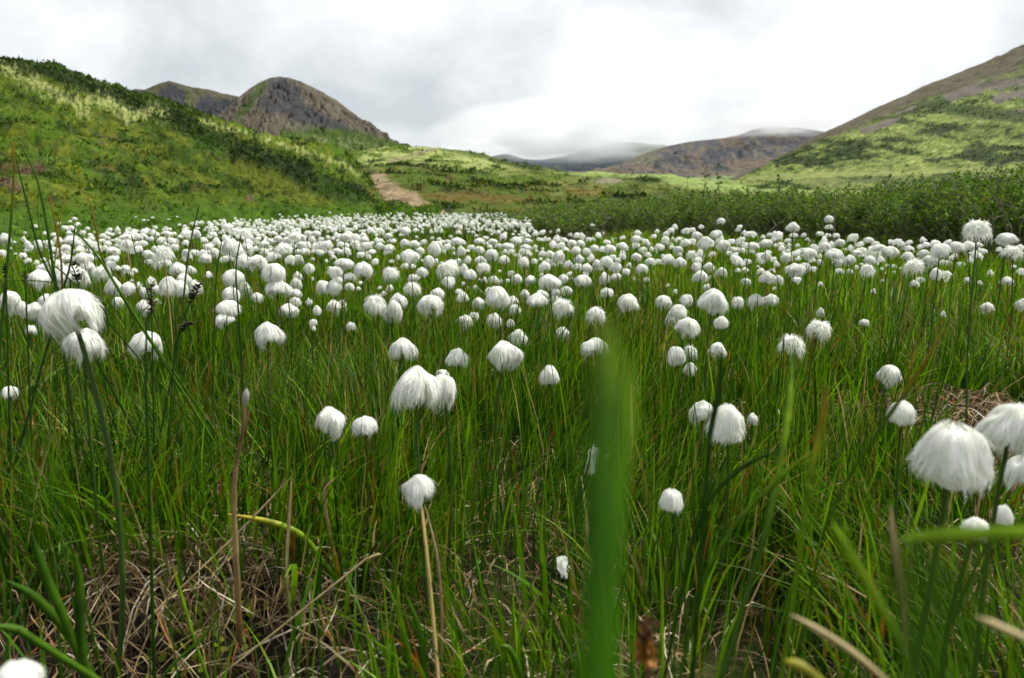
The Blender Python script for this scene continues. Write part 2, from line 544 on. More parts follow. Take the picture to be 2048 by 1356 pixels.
# --- middle hill ---------------------------------------------------------
def disp_mid(X, Y, T, A, R):
    h = (fbm(X * 0.045, Y * 0.045, 51, 4) - 0.5) * 4.0 + (fbm(X * 0.25, Y * 0.2, 52, 4, 0.6) - 0.5) * 2.0
    return h * np.clip(R / 100, 0.10, 1.0)


def col_mid(V, u, v, dv, t):
    x, y = V[:, 0], V[:, 1]
    n1 = fbm(x * 0.08, y * 0.08, 61, 4); n2 = fbm(x * 0.4, y * 0.3, 62, 4, 0.6); n3 = fbm(x * 1.5, y * 1.1, 63, 3, 0.6)
    p1 = fbm(u / 40 + v / 90, v / 9 - u / 60, 64, 4, 0.55)
    c = np.tile(np.array([0.078, 0.130, 0.006]), (len(u), 1))
    c = blend(c, (0.11, 0.11, 0.008), ss(0.45, 0.62, p1))
    c = blend(c, (0.018, 0.040, 0.004), ss(0.50, 0.62, n2 * 0.6 + p1 * 0.4))
    c = blend(c, (0.15, 0.135, 0.02), ss(0.60, 0.72, n3) * 0.5)
    # lichen heath on the crown of the hill
    top = (1 - ss(16, 50, dv + (n2 - 0.5) * 50)) * ss(690, 740, u) * (1 - ss(960, 1060, u) * 0.75)
    c = blend(c, (0.34, 0.40, 0.12), top * ss(0.42, 0.54, p1 * 0.55 + n3 * 0.45))
    c = blend(c, (0.030, 0.06, 0.009), (1 - ss(4, 14, dv)) * ss(860, 940, u) * (1 - ss(1060, 1120, u)) * 0.8)
    rim = (1 - ss(3, 10, dv + (n3 - 0.5) * 10)) * ss(1090, 1180, u)
    c = blend(c, (0.28, 0.37, 0.10), rim * 0.9)
    c = blend(c, (0.30, 0.26, 0.18), (1 - ss(0.4, 1.1, np.hypot((u - 1215) / 40, (v - 362) / 7) + (n3 - .5))) * 0.8)
    c = blend(c, (0.026, 0.055, 0.009), (1 - ss(0.5, 1.1, np.hypot((u - 1295) / 38, (v - 360) / 9) + (n3 - .5) * .5)) * 0.9)
    # path over the crown
    c = blend(c, (0.24, 0.19, 0.13), (1 - ss(1.5, 4.5, pdist(u, v, [(780, 322), (820, 312), (850, 302), (870, 299)]))) * 0.8)
    for a, b, rx, ry in ((915, 393, 90, 12), (1165, 385, 52, 9), (1010, 400, 60, 8), (905, 400, 40, 8)):
        c = blend(c, (0.18, 0.13, 0.025), (1 - ss(0.3, 1.15, np.hypot((u - a) / rx, (v - b) / ry) + (n3 - .5) * 1.2)) * 0.75)
    # sandy scree
    d = pdist(u, v, [(748, 354), (768, 376), (790, 398), (828, 416), (884, 429)])
    w = np.interp(u, [735, 765, 790, 830, 880], [5, 15, 24, 24, 9])
    c = blend(c, (0.38, 0.285, 0.16), 1 - ss(0.70, 1.15, d / w + (n3 - .5) * 1.1))
    c = blend(c, (0.17, 0.12, 0.07), (1 - ss(0.7, 1.1, d / w)) * ss(0.54, 0.64, n3) * 0.8)
    c = blend(c, (0.05, 0.11, 0.045), ss(424, 430, v) * 0.8)
    return c


MID_CREST = [(560, 320), (640, 312), (690, 307), (720, 301), (760, 295), (800, 291), (850, 291), (900, 297), (940, 302), (1000, 318),
             (1060, 332), (1110, 341), (1160, 344), (1210, 345), (1260, 347), (1300, 352), (1340, 361), (1380, 370), (1450, 380),
             (1600, 392), (1900, 400)]
M_mid = terrain_mat('lichen_slope', 0.9, 4.0, 0.5, 1.0, 0.4)
MH = hill('lichen_hill', MID_CREST, [(560, 24), (760, 20), (900, 19), (1100, 17), (1900, 15)],
          [(560, 120), (850, 115), (1000, 105), (1300, 80), (1500, 60), (1900, 50)],
          [(560, 0.10), (760, 0.06), (1900, 0.1)], 520, 190, disp_mid, col_mid, M_mid, prof=1.0)


# --- right mountain ------------------------------------------------------
def disp_right(X, Y, T, A, R):
    h = (fbm(X * 0.006, Y * 0.006, 71, 4) - 0.5) * 26 + (fbm(X * 0.03, Y * 0.022, 72, 4, 0.6) - 0.5) * 12
    h = h + (fbm(X * 0.12, Y * 0.08, 73, 3, 0.6) - 0.5) * 4
    return h * np.clip(R / 900, 0.08, 1.0)


def col_right(V, u, v, dv, t):
    x, y = V[:, 0], V[:, 1]
    n2 = fbm(x * 0.035, y * 0.02, 82, 4, 0.6); n3 = fbm(x * 0.2, y * 0.12, 83, 3, 0.6)
    p1 = fbm(u / 70 + v / 60, v / 12 - u / 160, 84, 4, 0.6)
    p2 = fbm(u / 14, v / 5 + u / 40, 85, 3, 0.6)
    p3 = fbm(u / 5, v / 2.6 + u / 60, 86, 3, 0.6)
    c = np.tile(np.array([0.175, 0.235, 0.042]), (len(u), 1))
    c = blend(c, (0.31, 0.36, 0.095), ss(0.45, 0.62, p2))
    c = blend(c, (0.085, 0.125, 0.020), ss(0.48, 0.58, p1 * 0.55 + p2 * 0.45) * 0.85)
    c = blend(c, (0.050, 0.080, 0.014), ss(0.54, 0.66, p3) * 0.7)
    low = ss(60, 130, dv) * 0.10
    c = blend(c, (0.030, 0.052, 0.008), ss(0.52, 0.58, p1 * 0.45 + n2 * 0.35 + p2 * 0.2 + low * 0.35))
    # brown upper flank
    w = np.interp(u, [1440, 1560, 1700, 1900, 2048, 2300], [2, 5, 20, 34, 48, 90])
    c = blend(c, (0.105, 0.090, 0.055), 1 - ss(0.75, 1.25, dv / w + (p1 - .5) * 1.1))
    c = blend(c, (0.11, 0.14, 0.04), (1 - ss(0.9, 2.0, dv / w + (p2 - .5))) * ss(1.0, 1.3, dv / w) * 0.5)
    # rock bands
    for ln, wd in (([(1900, 196), (1935, 182), (1975, 172), (2030, 165), (2110, 165)], 11),
                   ([(1990, 200), (2030, 188), (2120, 180)], 9),
                   ([(1725, 262), (1755, 255), (1790, 240)], 7), ([(1795, 226), (1830, 214)], 4), ([(2000, 232), (2048, 222), (2100, 220)], 5)):
        d = pdist(u, v, ln)
        c = blend(c, (0.150, 0.128, 0.105), 1 - ss(0.55, 1.1, d / wd + (p2 - .5) * 1.3))
    c = blend(c, (0.040, 0.068, 0.015), (1 - ss(0.5, 1.1, pdist(u, v, [(1880, 200), (1900, 218), (1960, 225), (2048, 235)]) / 13 + (p1 - .5) * 1.3)) * 0.85)
    # light terrace along the foot, darker ground under it
    tl = np.interp(u, [1450, 1600, 1800, 2048, 2300], [362, 352, 346, 334, 330])
    c = blend(c, (0.27, 0.31, 0.09), (1 - ss(3, 8, np.abs(v - tl) + (p2 - .5) * 8)) * 0.8 * (u > 1500))
    c = blend(c, (0.17, 0.20, 0.07), (1 - ss(3, 8, np.abs(v - tl - 14) + (p2 - .5) * 10)) * 0.6 * (u > 1600))
    c = blend(c, (0.075, 0.075, 0.018), ss(24, 34, v - tl + (p2 - .5) * 8))
    return c


RIGHT_CREST = [(1380, 384), (1420, 376), (1450, 366), (1480, 352), (1520, 331), (1580, 299), (1640, 267), (1700, 240), (1750, 216),
               (1800, 193), (1850, 171), (1900, 152), (1950, 133), (2000, 113), (2030, 97), (2048, 88), (2150, 50), (2400, 0), (2900, -20), (3600, 40)]
M_right = terrain_mat('lichen_mountainside', 0.08, 0.35, 0.42, 1.0, 3.0)
RH = hill('lichen_mountain', RIGHT_CREST, [(1380, 260), (1500, 200), (3600, 160)], [(1380, 420), (1500, 600), (2048, 900), (3600, 900)],
     [(1380, 0), (1500, 0), (2048, 0), (3600, 0)], 460, 240, disp_right, col_right, M_right, prof=1.1)


# --- crags on the left ---------------------------------------------------
def disp_crag(X, Y, T, A, R):
    g = fbm(A * 48 + T * 6 + fbm(T * 8, A * 40, 95, 2) * 3.0, T * 8.0 - A * 24, 91, 5, 0.66)
    h = (0.10 - np.abs(g - 0.5)) * 48 + (fbm(X * 0.006, Y * 0.006, 92, 5, 0.6) - 0.5) * 34
    h = h + (fbm(X * 0.03, Y * 0.03, 93, 4, 0.6) - 0.5) * 16
    return h * np.clip(R / 1300, 0.3, 1.3) * ss(0.15, 0.5, T)


def col_crag_a(V, u, v, dv, t):
    p1 = fbm(u / 22, v / 26, 101, 4, 0.6); p2 = fbm(u / 6, v / 16, 102, 4, 0.6)
    c = np.tile(np.array([0.098, 0.092, 0.058]), (len(u), 1))
    c = blend(c, (0.075, 0.095, 0.030), ss(0.48, 0.6, p1) * 0.8)
    for a, b, rx, ry in ((345, 187, 34, 16), (418, 212, 30, 22), (355, 208, 16, 9), (460, 215, 20, 20), (275, 184, 12, 5)):
        c = blend(c, (0.042, 0.045, 0.053), 1 - ss(0.7, 1.15, np.hypot((u - a) / rx, (v - b) / ry) + (p2 - .5) * 1.1))
    c = blend(c, (0.09, 0.075, 0.05), (1 - ss(2, 8, dv)) * 0.6)
    return c


def col_crag_b(V, u, v, dv, t):
    p1 = fbm(u / 26, v / 30, 111, 4, 0.6); p2 = fbm(u / 5 + v / 20, v / 20, 112, 4, 0.6); p3 = fbm(u / 4, v / 4, 113, 3)
    c = np.tile(np.array([0.122, 0.104, 0.074]), (len(u), 1))
    c = blend(c, (0.165, 0.142, 0.108), ss(0.5, 0.62, p2) * 0.7)
    for ln, w in (([(560, 175), (580, 195), (600, 225), (625, 245)], 26), ([(625, 230), (665, 252), (700, 268)], 14), ([(530, 205), (560, 215)], 16)):
        c = blend(c, (0.055, 0.058, 0.064), (1 - ss(0.6, 1.15, pdist(u, v, ln) / w + (p2 - .5) * 1.5)) * 0.9)
    c = blend(c, (0.055, 0.095, 0.015), (1 - ss(0.5, 1.2, pdist(u, v, [(528, 168), (510, 190), (495, 215), (475, 232)]) / 9 + (p3 - .5) * 1.4)) * 0.8)
    c = blend(c, (0.15, 0.14, 0.095), (1 - ss(0.4, 1.2, pdist(u, v, [(520, 242), (580, 248), (640, 258), (700, 275)]) / 8 + (p3 - .5) * 1.6)) * 0.6)
    base = np.interp(u, [430, 560, 620, 700, 760, 800], [262, 262, 262, 266, 276, 292])
    c = blend(c, (0.060, 0.110, 0.012), ss(-14, 2, v - base + (p1 - .5) * 24) * (u > 560))
    c = blend(c, (0.18, 0.20, 0.10), ss(4, 12, v - base) * ss(0.55, 0.62, p3) * (u > 600) * 0.7)
    return c


M_crag = terrain_mat('crag_rock', 0.02, 0.10, 0.38, 1.0, 12.0)
hill('crag_ridge', [(100, 230), (200, 205), (245, 190), (258, 183), (270, 178), (290, 180), (310, 172), (325, 166), (337, 162), (352, 166), (380, 174),
                    (420, 180), (450, 188), (475, 193), (520, 205), (620, 250)],
     [(100, 900), (620, 900)], [(100, 1650), (620, 1650)], [(100, 0), (620, 0)], 260, 110, disp_crag, col_crag_a, M_crag, prof=0.9, crest_calm=0.88, crest_w=0.07)
hill('crag_mountain', [(330, 300), (400, 255), (430, 237), (455, 215), (475, 195), (500, 177), (520, 165), (540, 157), (560, 153), (580, 156), (600, 163), (640, 181),
                       (670, 198), (700, 221), (740, 250), (770, 272), (800, 291), (850, 300), (950, 312)],
     [(330, 600), (950, 600)], [(330, 1100), (560, 1250), (950, 1050)], [(330, 0), (950, 0)], 380, 200, disp_crag, col_crag_b, M_crag, prof=0.95, crest_calm=0.88, crest_w=0.07)


# --- far mountains -------------------------------------------------------
def disp_far(X, Y, T, A, R):
    g = fbm(A * 40 + T * 5, T * 6 - A * 12, 121, 4, 0.6)
    h = (0.12 - np.abs(g - 0.5)) * 60 + (fbm(X * 0.002, Y * 0.002, 122, 4, 0.6) - 0.5) * 90
    return h * ss(0.1, 0.5, T)


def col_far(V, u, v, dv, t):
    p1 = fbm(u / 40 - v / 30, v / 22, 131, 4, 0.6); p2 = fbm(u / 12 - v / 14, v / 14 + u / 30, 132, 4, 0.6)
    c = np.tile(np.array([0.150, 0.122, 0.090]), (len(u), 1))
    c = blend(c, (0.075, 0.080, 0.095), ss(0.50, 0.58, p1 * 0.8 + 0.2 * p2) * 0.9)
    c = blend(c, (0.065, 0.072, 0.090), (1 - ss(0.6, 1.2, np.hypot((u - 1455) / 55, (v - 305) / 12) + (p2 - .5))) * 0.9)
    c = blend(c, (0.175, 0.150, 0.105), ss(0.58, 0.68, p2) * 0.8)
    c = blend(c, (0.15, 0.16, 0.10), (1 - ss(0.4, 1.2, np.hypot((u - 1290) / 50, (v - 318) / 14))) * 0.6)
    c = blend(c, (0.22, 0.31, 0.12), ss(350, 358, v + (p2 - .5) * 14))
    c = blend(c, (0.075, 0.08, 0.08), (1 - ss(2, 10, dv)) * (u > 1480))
    return c


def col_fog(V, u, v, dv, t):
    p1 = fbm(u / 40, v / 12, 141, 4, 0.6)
    c = np.tile(np.array([0.050, 0.065, 0.080]), (len(u), 1))  # bluish fog tint put into the ridge's base colour
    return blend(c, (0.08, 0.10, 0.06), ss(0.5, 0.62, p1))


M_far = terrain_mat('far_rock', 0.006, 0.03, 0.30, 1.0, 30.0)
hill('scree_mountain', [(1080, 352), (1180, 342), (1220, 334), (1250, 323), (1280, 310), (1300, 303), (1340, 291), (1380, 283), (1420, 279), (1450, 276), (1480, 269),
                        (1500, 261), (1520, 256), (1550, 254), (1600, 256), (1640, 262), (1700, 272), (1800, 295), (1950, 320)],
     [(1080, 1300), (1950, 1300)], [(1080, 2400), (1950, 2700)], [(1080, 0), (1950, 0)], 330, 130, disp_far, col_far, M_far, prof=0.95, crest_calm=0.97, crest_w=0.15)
hill('valley_ridge', [(820, 330), (920, 322), (975, 316), (990, 311), (1005, 308), (1020, 308), (1035, 314), (1050, 318), (1080, 320), (1130, 312), (1170, 300),
                      (1210, 290), (1260, 284), (1330, 290), (1420, 320)],
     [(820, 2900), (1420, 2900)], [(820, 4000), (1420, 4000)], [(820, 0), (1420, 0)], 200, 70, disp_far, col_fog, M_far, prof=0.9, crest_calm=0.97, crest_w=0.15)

# ---------------------------------------------------------------- cloud lying on the far tops
def cloud_mat(name, dens, scale, lo, hi):
    m, n, l = new_mat(name)
    tc = n.new('ShaderNodeTexCoord')
    nz = n.new('ShaderNodeTexNoise'); nz.inputs['Scale'].default_value = scale; nz.inputs['Detail'].default_value = 4
    l.new(tc.outputs['Object'], nz.inputs['Vector'])
    # fade towards the skin of the cloud: object coordinates run -1..1
    ln = n.new('ShaderNodeVectorMath'); ln.operation = 'LENGTH'; l.new(tc.outputs['Object'], ln.inputs[0])
    fr = n.new('ShaderNodeMapRange'); fr.inputs['From Min'].default_value = 1.0; fr.inputs['From Max'].default_value = 0.35
    l.new(ln.outputs['Value'], fr.inputs['Value'])
    nr = n.new('ShaderNodeMapRange'); nr.inputs['From Min'].default_value = lo; nr.inputs['From Max'].default_value = hi
    l.new(nz.outputs['Fac'], nr.inputs['Value'])
    mu = n.new('ShaderNodeMath'); mu.operation = 'MULTIPLY'; l.new(fr.outputs[0], mu.inputs[0]); l.new(nr.outputs[0], mu.inputs[1])
    m2 = n.new('ShaderNodeMath'); m2.operation = 'MULTIPLY'; l.new(mu.outputs[0], m2.inputs[0]); m2.inputs[1].default_value = dens
    v = n.new('ShaderNodeVolumePrincipled'); v.inputs['Color'].default_value = (0.955, 0.97, 0.985, 1)
    v.inputs['Anisotropy'].default_value = 0.0
    l.new(m2.outputs[0], v.inputs['Density'])
    o = n.new('ShaderNodeOutputMaterial'); l.new(v.outputs[0], o.inputs['Volume'])
    return m


def cloud(loc, size, rz, mat):
    V, F = [], []
    nu, nv = 20, 10
    for j in range(1, nv):
        for i in range(nu):
            a, b = 2 * PI * i / nu, PI * j / nv
            V.append((math.sin(b) * math.cos(a), math.sin(b) * math.sin(a), math.cos(b)))
    V += [(0, 0, 1), (0, 0, -1)]
    Q = [(j * nu + i, j * nu + (i + 1) % nu, (j + 1) * nu + (i + 1) % nu, (j + 1) * nu + i) for j in range(nv - 2) for i in range(nu)]
    t, b = len(V) - 2, len(V) - 1
    T = [(t, (i + 1) % nu, i) for i in range(nu)] + [(b, (nv - 2) * nu + i, (nv - 2) * nu + (i + 1) % nu) for i in range(nu)]
    o = mesh_np('cloud', np.array(V, float), [np.array(Q)[:, ::-1], np.array(T)[:, ::-1]], mat)
    o.location = loc; o.scale = size; o.rotation_euler = (0, 0, rz)
    tag(o, kind='stuff')
    return o


M_cloud = cloud_mat('cloud_vapour', 0.016, 2.6, 0.40, 0.62)
p = at(1140, 262, 3200)
cloud(p, (640, 420, 150), 0.0, M_cloud)
p = at(1570, 240, 2350)
cloud(p, (240, 260, 60), 0.1, M_cloud)

# ---------------------------------------------------------------- low growth on the hills
def scatter_on(G, C, T, count, rmin, rmax, seed):
    """Random points on a polar hill grid, denser nearby, with their colour."""
    rg = np.random.default_rng(seed)
    n, k = G.shape[:2]
    i = rg.random(count) * (n - 2); j = rg.random(count) * (k - 2)
    a, b = i.astype(int), j.astype(int); f, g = (i - a)[:, None], (j - b)[:, None]
    P = (G[a, b] * (1 - f) + G[a + 1, b] * f) * (1 - g) + (G[a, b + 1] * (1 - f) + G[a + 1, b + 1] * f) * g
    c = C[a, b]
    r = np.hypot(P[:, 0], P[:, 1]); u, v = proj(P)
    ok = (r > rmin) & (r < rmax) & (u > -260) & (u < 2300) & (P[:, 1] > 0)
    return P[ok], c[ok], r[ok]


def tufts(name, P, C, size, nb, seed, spread=0.6, up=0.5):
    rg = np.random.default_rng(seed)
    n = len(P) * nb
    B = np.repeat(P, nb, 0); S = np.repeat(size, nb); Cc = np.repeat(C, nb, 0)
    d = rg.normal(size=(n, 3)); d[:, 2] = np.abs(d[:, 2]) + up; d /= np.linalg.norm(d, axis=1)[:, None]
    s = np.cross(d, rg.normal(size=(n, 3))); s /= np.linalg.norm(s, axis=1)[:, None] + 1e-9
    o = rg.normal(size=(n, 3)) * np.array([1, 1, 0.25]) * (S * spread)[:, None]
    L = S * rg.uniform(0.5, 1.2, n); W = S * rg.uniform(0.14, 0.30, n)
    A = B + o; A[:, 2] -= S * 0.15
    V = np.stack([A - s * W[:, None] * .6, A + s * W[:, None] * .6, A + d * L[:, None] * .6 + s * W[:, None], A + d * L[:, None], A + d * L[:, None] * .6 - s * W[:, None]], 1).reshape(-1, 3)
    i = np.arange(n)[:, None] * 5
    F4 = i + np.array([[0, 1, 2, 4]]); F3 = i + np.array([[4, 2, 3]])
    cc = np.clip(Cc * rg.uniform(0.8, 1.7, (n, 1)) * rg.uniform(0.9, 1.1, (n, 3)), 0.004, 0.6)
    o = mesh_np(name, V, [F4, F3], M_hilltuft, np.repeat(cc, 5, 0))
    return tag(o, kind='stuff')


P, C, r = scatter_on(*LH, 44000, 7.8, 75, 301)
k = ((C[:, 1] < 0.085) | (RNG.random(len(P)) < 0.30)) & (C[:, 0] < 0.15) & (RNG.random(len(P)) < 0.75)
P, C, r = P[k], C[k], r[k]
tufts('heath_undergrowth', P, C, (0.03 + 0.0022 * r) * RNG.uniform(0.5, 1.6, len(P)) * np.where(C[:, 1] < 0.065, 1.25, 1.0), 6, 302)
P, C, r = scatter_on(*MH, 15000, 17, 118, 303)
k = (C[:, 0] < 0.2) & ((C[:, 1] < 0.085) | (RNG.random(len(P)) < 0.4))
P, C, r = P[k], C[k], r[k]
tufts('dwarf_shrub_undergrowth', P, C, (0.05 + 0.0020 * r) * RNG.uniform(0.5, 1.6, len(P)) * np.where(C[:, 1] < 0.075, 1.7, 1.0), 5, 304)


P, C, r = scatter_on(*RH, 30000, 150, 900, 305)
k = (C[:, 0] < 0.095) & (r < 620)
P, C, r = P[k], C[k], r[k]
tufts('mountain_scrub', P, C * 0.8, (0.35 + 0.0012 * r) * RNG.uniform(0.5, 1.6, len(P)), 3, 306)


# ---------------------------------------------------------------- grass
def sector(n, r0, r1, rg, half=43.0, power=2.0):
    r = (r0 ** power + rg.random(n) * (r1 ** power - r0 ** power)) ** (1 / power)
    a = np.radians(rg.uniform(-half, half, n))
    return r * np.sin(a), r * np.cos(a), r


def hollow(x, y):
    """0 where the litter lies open (few blades), 1 elsewhere."""
    w = 1 - 0.95 * np.exp(-(((x - 0.74) / 0.21) ** 2 + ((y - 0.98) / 0.19) ** 2) ** 2)
    w = w * (1 - 0.96 * np.exp(-(((x + 0.28) / 0.17) ** 2 + ((y - 0.57) / 0.10) ** 2) ** 2))
    w = w * (1 - 0.5 * np.exp(-(((x + 0.02) / 0.15) ** 2 + ((y - 0.62) / 0.10) ** 2) ** 2))
    return w


def blades(name, n, r0, r1, hmin, hmax, wid, segs, seed, clump, upright, power=2.0, cols=None, wet=0.0):
    rg = np.random.default_rng(seed)
    x, y, r = sector(n, r0, r1, rg, power=power)
    keep = rg.random(n) < hollow(x, y) * (0.12 + 1.1 * ss(0.38, 0.60, fbm(x * 6, y * 6, seed, 3)) if r0 < 2.5 else 1.0)
    az = np.degrees(np.arctan2(x, y))
    keep &= ~((r > 5.6) & (az > 4) & (rg.random(n) < 0.9))
    keep &= ~((r > 13.5) & (rg.random(n) < 0.5))
    if r0 < 1: keep &= rg.random(n) < 0.64 + 0.36 * ss(0.55, 0.90, r)
    x, y, r = x[keep], y[keep], r[keep]; n = len(x)
    # blades lean together within a tussock
    cang = fbm(x * 2.2, y * 2.2, seed + 5, 2) * 4 * PI
    ang = cang + rg.normal(size=n) * (1.5 - clump)
    h = rg.uniform(hmin, hmax, n) * (0.75 + 0.5 * fbm(x * 3, y * 3, seed + 7, 2))
    h *= np.clip(0.45 + 0.55 * (r - 0.35) / 0.35, 0.4, 1)
    h *= np.where(r > 1.6, 1 - 0.35 * ss(1.6, 4.5, r), 1)
    lean = np.abs(rg.normal(size=n)) * upright + 0.03
    t = np.linspace(0, 1, segs + 1)[None, :]
    cur = rg.uniform(1.5, 2.6, n)[:, None]
    dx = np.cos(ang)[:, None] * (lean * h)[:, None] * t ** cur + (rg.normal(size=n) * 0.06 * h)[:, None] * t
    dy = np.sin(ang)[:, None] * (lean * h)[:, None] * t ** cur + (rg.normal(size=n) * 0.06 * h)[:, None] * t
    dz = h[:, None] * (t - 0.28 * np.clip(lean, 0, 1.2)[:, None] * t ** 3)
    P = np.stack([x[:, None] + dx, y[:, None] + dy, gz(x, y)[:, None] - 0.004 + dz], -1)
    w0 = rg.uniform(0.5, 1.3, n) * wid * np.clip(r / 1.4, 0.8, 20) * np.where(rg.random(n) < 0.10, 2.0, 1.0)
    W = w0[:, None] * (1 - t ** 2.2 * 0.93) * (0.75 + 0.5 * np.minimum(t * 3, 1)) * 0.5
    th = np.where(rg.random(n) < 0.75, rg.normal(size=n) * 0.6, rg.uniform(-PI, PI, n))
    S = np.stack([np.cos(th), np.sin(th), np.zeros(n)], -1)
    V, F = ribbons(P, W, S)
    # colours: fresh green, dark sedge green, yellow green, a few straw and rust
    pal = np.array([[0.082, 0.198, 0.004], [0.024, 0.082, 0.003], [0.180, 0.320, 0.007], [0.115, 0.245, 0.005],
                    [0.36, 0.28, 0.12], [0.26, 0.10, 0.010], [0.22, 0.20, 0.01]])
    pr = np.array([0.36, 0.24, 0.12, 0.17, 0.055, 0.025, 0.03]) if cols is None else np.array(cols)
    ci = rg.choice(len(pal), n, p=pr / pr.sum())
    base = pal[ci] * rg.uniform(0.55, 1.3, (n, 1)) * (0.86 if r0 < 1.65 else 1.10) * (1.0 + ss(1.2, 4.0, r)[:, None] * np.array([[0.22, 0.16, 0.0]]))
    tip = base.copy()
    rust = rg.random(n) < 0.16
    tip[rust] = np.array([0.30, 0.17, 0.03]) * rg.uniform(0.6, 1.3, (rust.sum(), 1))
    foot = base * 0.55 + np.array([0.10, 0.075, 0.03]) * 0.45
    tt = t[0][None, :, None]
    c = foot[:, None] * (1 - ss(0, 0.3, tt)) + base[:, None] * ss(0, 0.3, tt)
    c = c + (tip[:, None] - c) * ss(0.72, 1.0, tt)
    c = np.repeat(c, 2, axis=1).reshape(-1, 3)
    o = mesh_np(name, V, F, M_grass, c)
    return tag(o, kind='stuff')


blades('grass', 30000, 0.40, 1.7, 0.08, 0.19, 0.0030, 6, 401, 0.9, 0.45)
blades('grass', 26000, 1.6, 3.2, 0.09, 0.21, 0.0025, 4, 402, 0.8, 0.40)
blades('grass', 40000, 3.0, 6.5, 0.10, 0.20, 0.0024, 3, 403, 0.6, 0.35)
blades('grass', 46000, 6.2, 20, 0.08, 0.17, 0.0026, 2, 404, 0.6, 0.35)
# fine upright sedge stems: dark, thin, straight
blades('sedge', 8500, 0.45, 1.8, 0.12, 0.23, 0.0024, 4, 405, 0.4, 0.14, cols=[0.35, 0.45, 0.08, 0.08, 0.02, 0.01, 0.01])
blades('sedge', 14000, 1.7, 4.2, 0.14, 0.24, 0.0022, 3, 406, 0.4, 0.14, cols=[0.4, 0.30, 0.12, 0.12, 0.03, 0.01, 0.01])


def litter(name, n, r0, r1, seed, focus=None):
    rg = np.random.default_rng(seed)
    if focus is None:
        x, y, r = sector(n, r0, r1, rg)
    else:
        x = focus[0] + rg.normal(size=n) * focus[2]; y = focus[1] + rg.normal(size=n) * focus[3]; r = np.hypot(x, y)
    ang = rg.uniform(0, 2 * PI, n); L = rg.uniform(0.02, 0.11, n)
    t = np.linspace(-0.5, 0.5, 6)[None, :]
    bend = rg.normal(size=n)[:, None] * 0.6
    a = ang[:, None] + bend * t * 1.6
    st = L[:, None] / 5
    px = np.cumsum(np.cos(a) * st, 1); py = np.cumsum(np.sin(a) * st, 1)
    px += (x - px.mean(1))[:, None]; py += (y - py.mean(1))[:, None]
    lift = rg.uniform(0.002, 0.022, n)[:, None] + np.abs(rg.normal(size=n))[:, None] * 0.014 * (1 - (2 * t) ** 2)
    tilt = rg.normal(size=n)[:, None] * 0.012 * t * 2
    pz = gz(px, py) + np.maximum(lift + tilt, 0.001)
    P = np.stack([px, py, pz], -1)
    w = rg.uniform(0.0004, 0.0012, n) * np.clip(r / 1.0, 0.8, 3)
    W = w[:, None] * (1 - (2 * np.abs(t)) ** 3 * 0.8)
    tw = rg.uniform(-0.9, 0.9, n)
    S = np.stack([-np.sin(ang) * np.cos(tw), np.cos(ang) * np.cos(tw), np.sin(tw)], -1)
    V, F = ribbons(P, W, S)
    pal = np.array([[0.40, 0.31, 0.17], [0.26, 0.18, 0.085], [0.13, 0.080, 0.038], [0.055, 0.033, 0.017], [0.50, 0.44, 0.32], [0.28, 0.11, 0.03]])
    c = pal[rg.choice(6, n, p=[0.22, 0.24, 0.25, 0.17, 0.08, 0.04])] * rg.uniform(0.45, 1.25, (n, 1))
    o = mesh_np(name, V, F, M_litter, np.repeat(c, 12, 0))
    return tag(o, kind='stuff')


litter('dead_grass_litter', 9000, 0.40, 1.5, 501)
litter('dead_grass_litter', 7000, 1.6, 3.2, 502)
litter('dead_grass_litter', 3600, 0, 0, 503, (0.73, 1.02, 0.17, 0.15))
litter('dead_grass_litter', 900, 0, 0, 504, (-0.36, 0.66, 0.12, 0.05))

# moss cushions on the right hummock: short bright shoots
def moss():
    rg = np.random.default_rng(520)
    pts = []
    for a, b in ((0.62, 0.86), (0.66, 0.93), (0.73, 1.02), (0.82, 1.05), (0.70, 0.88), (0.84, 0.96), (0.60, 0.80), (-0.30, 0.60), (-0.36, 0.70), (0.78, 0.90)):
        k = 90
        pts.append(np.stack([a + rg.normal(size=k) * 0.022, b + rg.normal(size=k) * 0.022], -1))
    p = np.concatenate(pts)
    P = np.stack([p[:, 0], p[:, 1], gz(p[:, 0], p[:, 1]) + 0.004], -1)
    C = np.tile(np.array([0.20, 0.24, 0.02]), (len(P), 1)) * rg.uniform(0.6, 1.3, (len(P), 1))
    o = tufts('moss', P, C, np.full(len(P), 0.011), 5, 521, 0.5, 0.6)


moss()


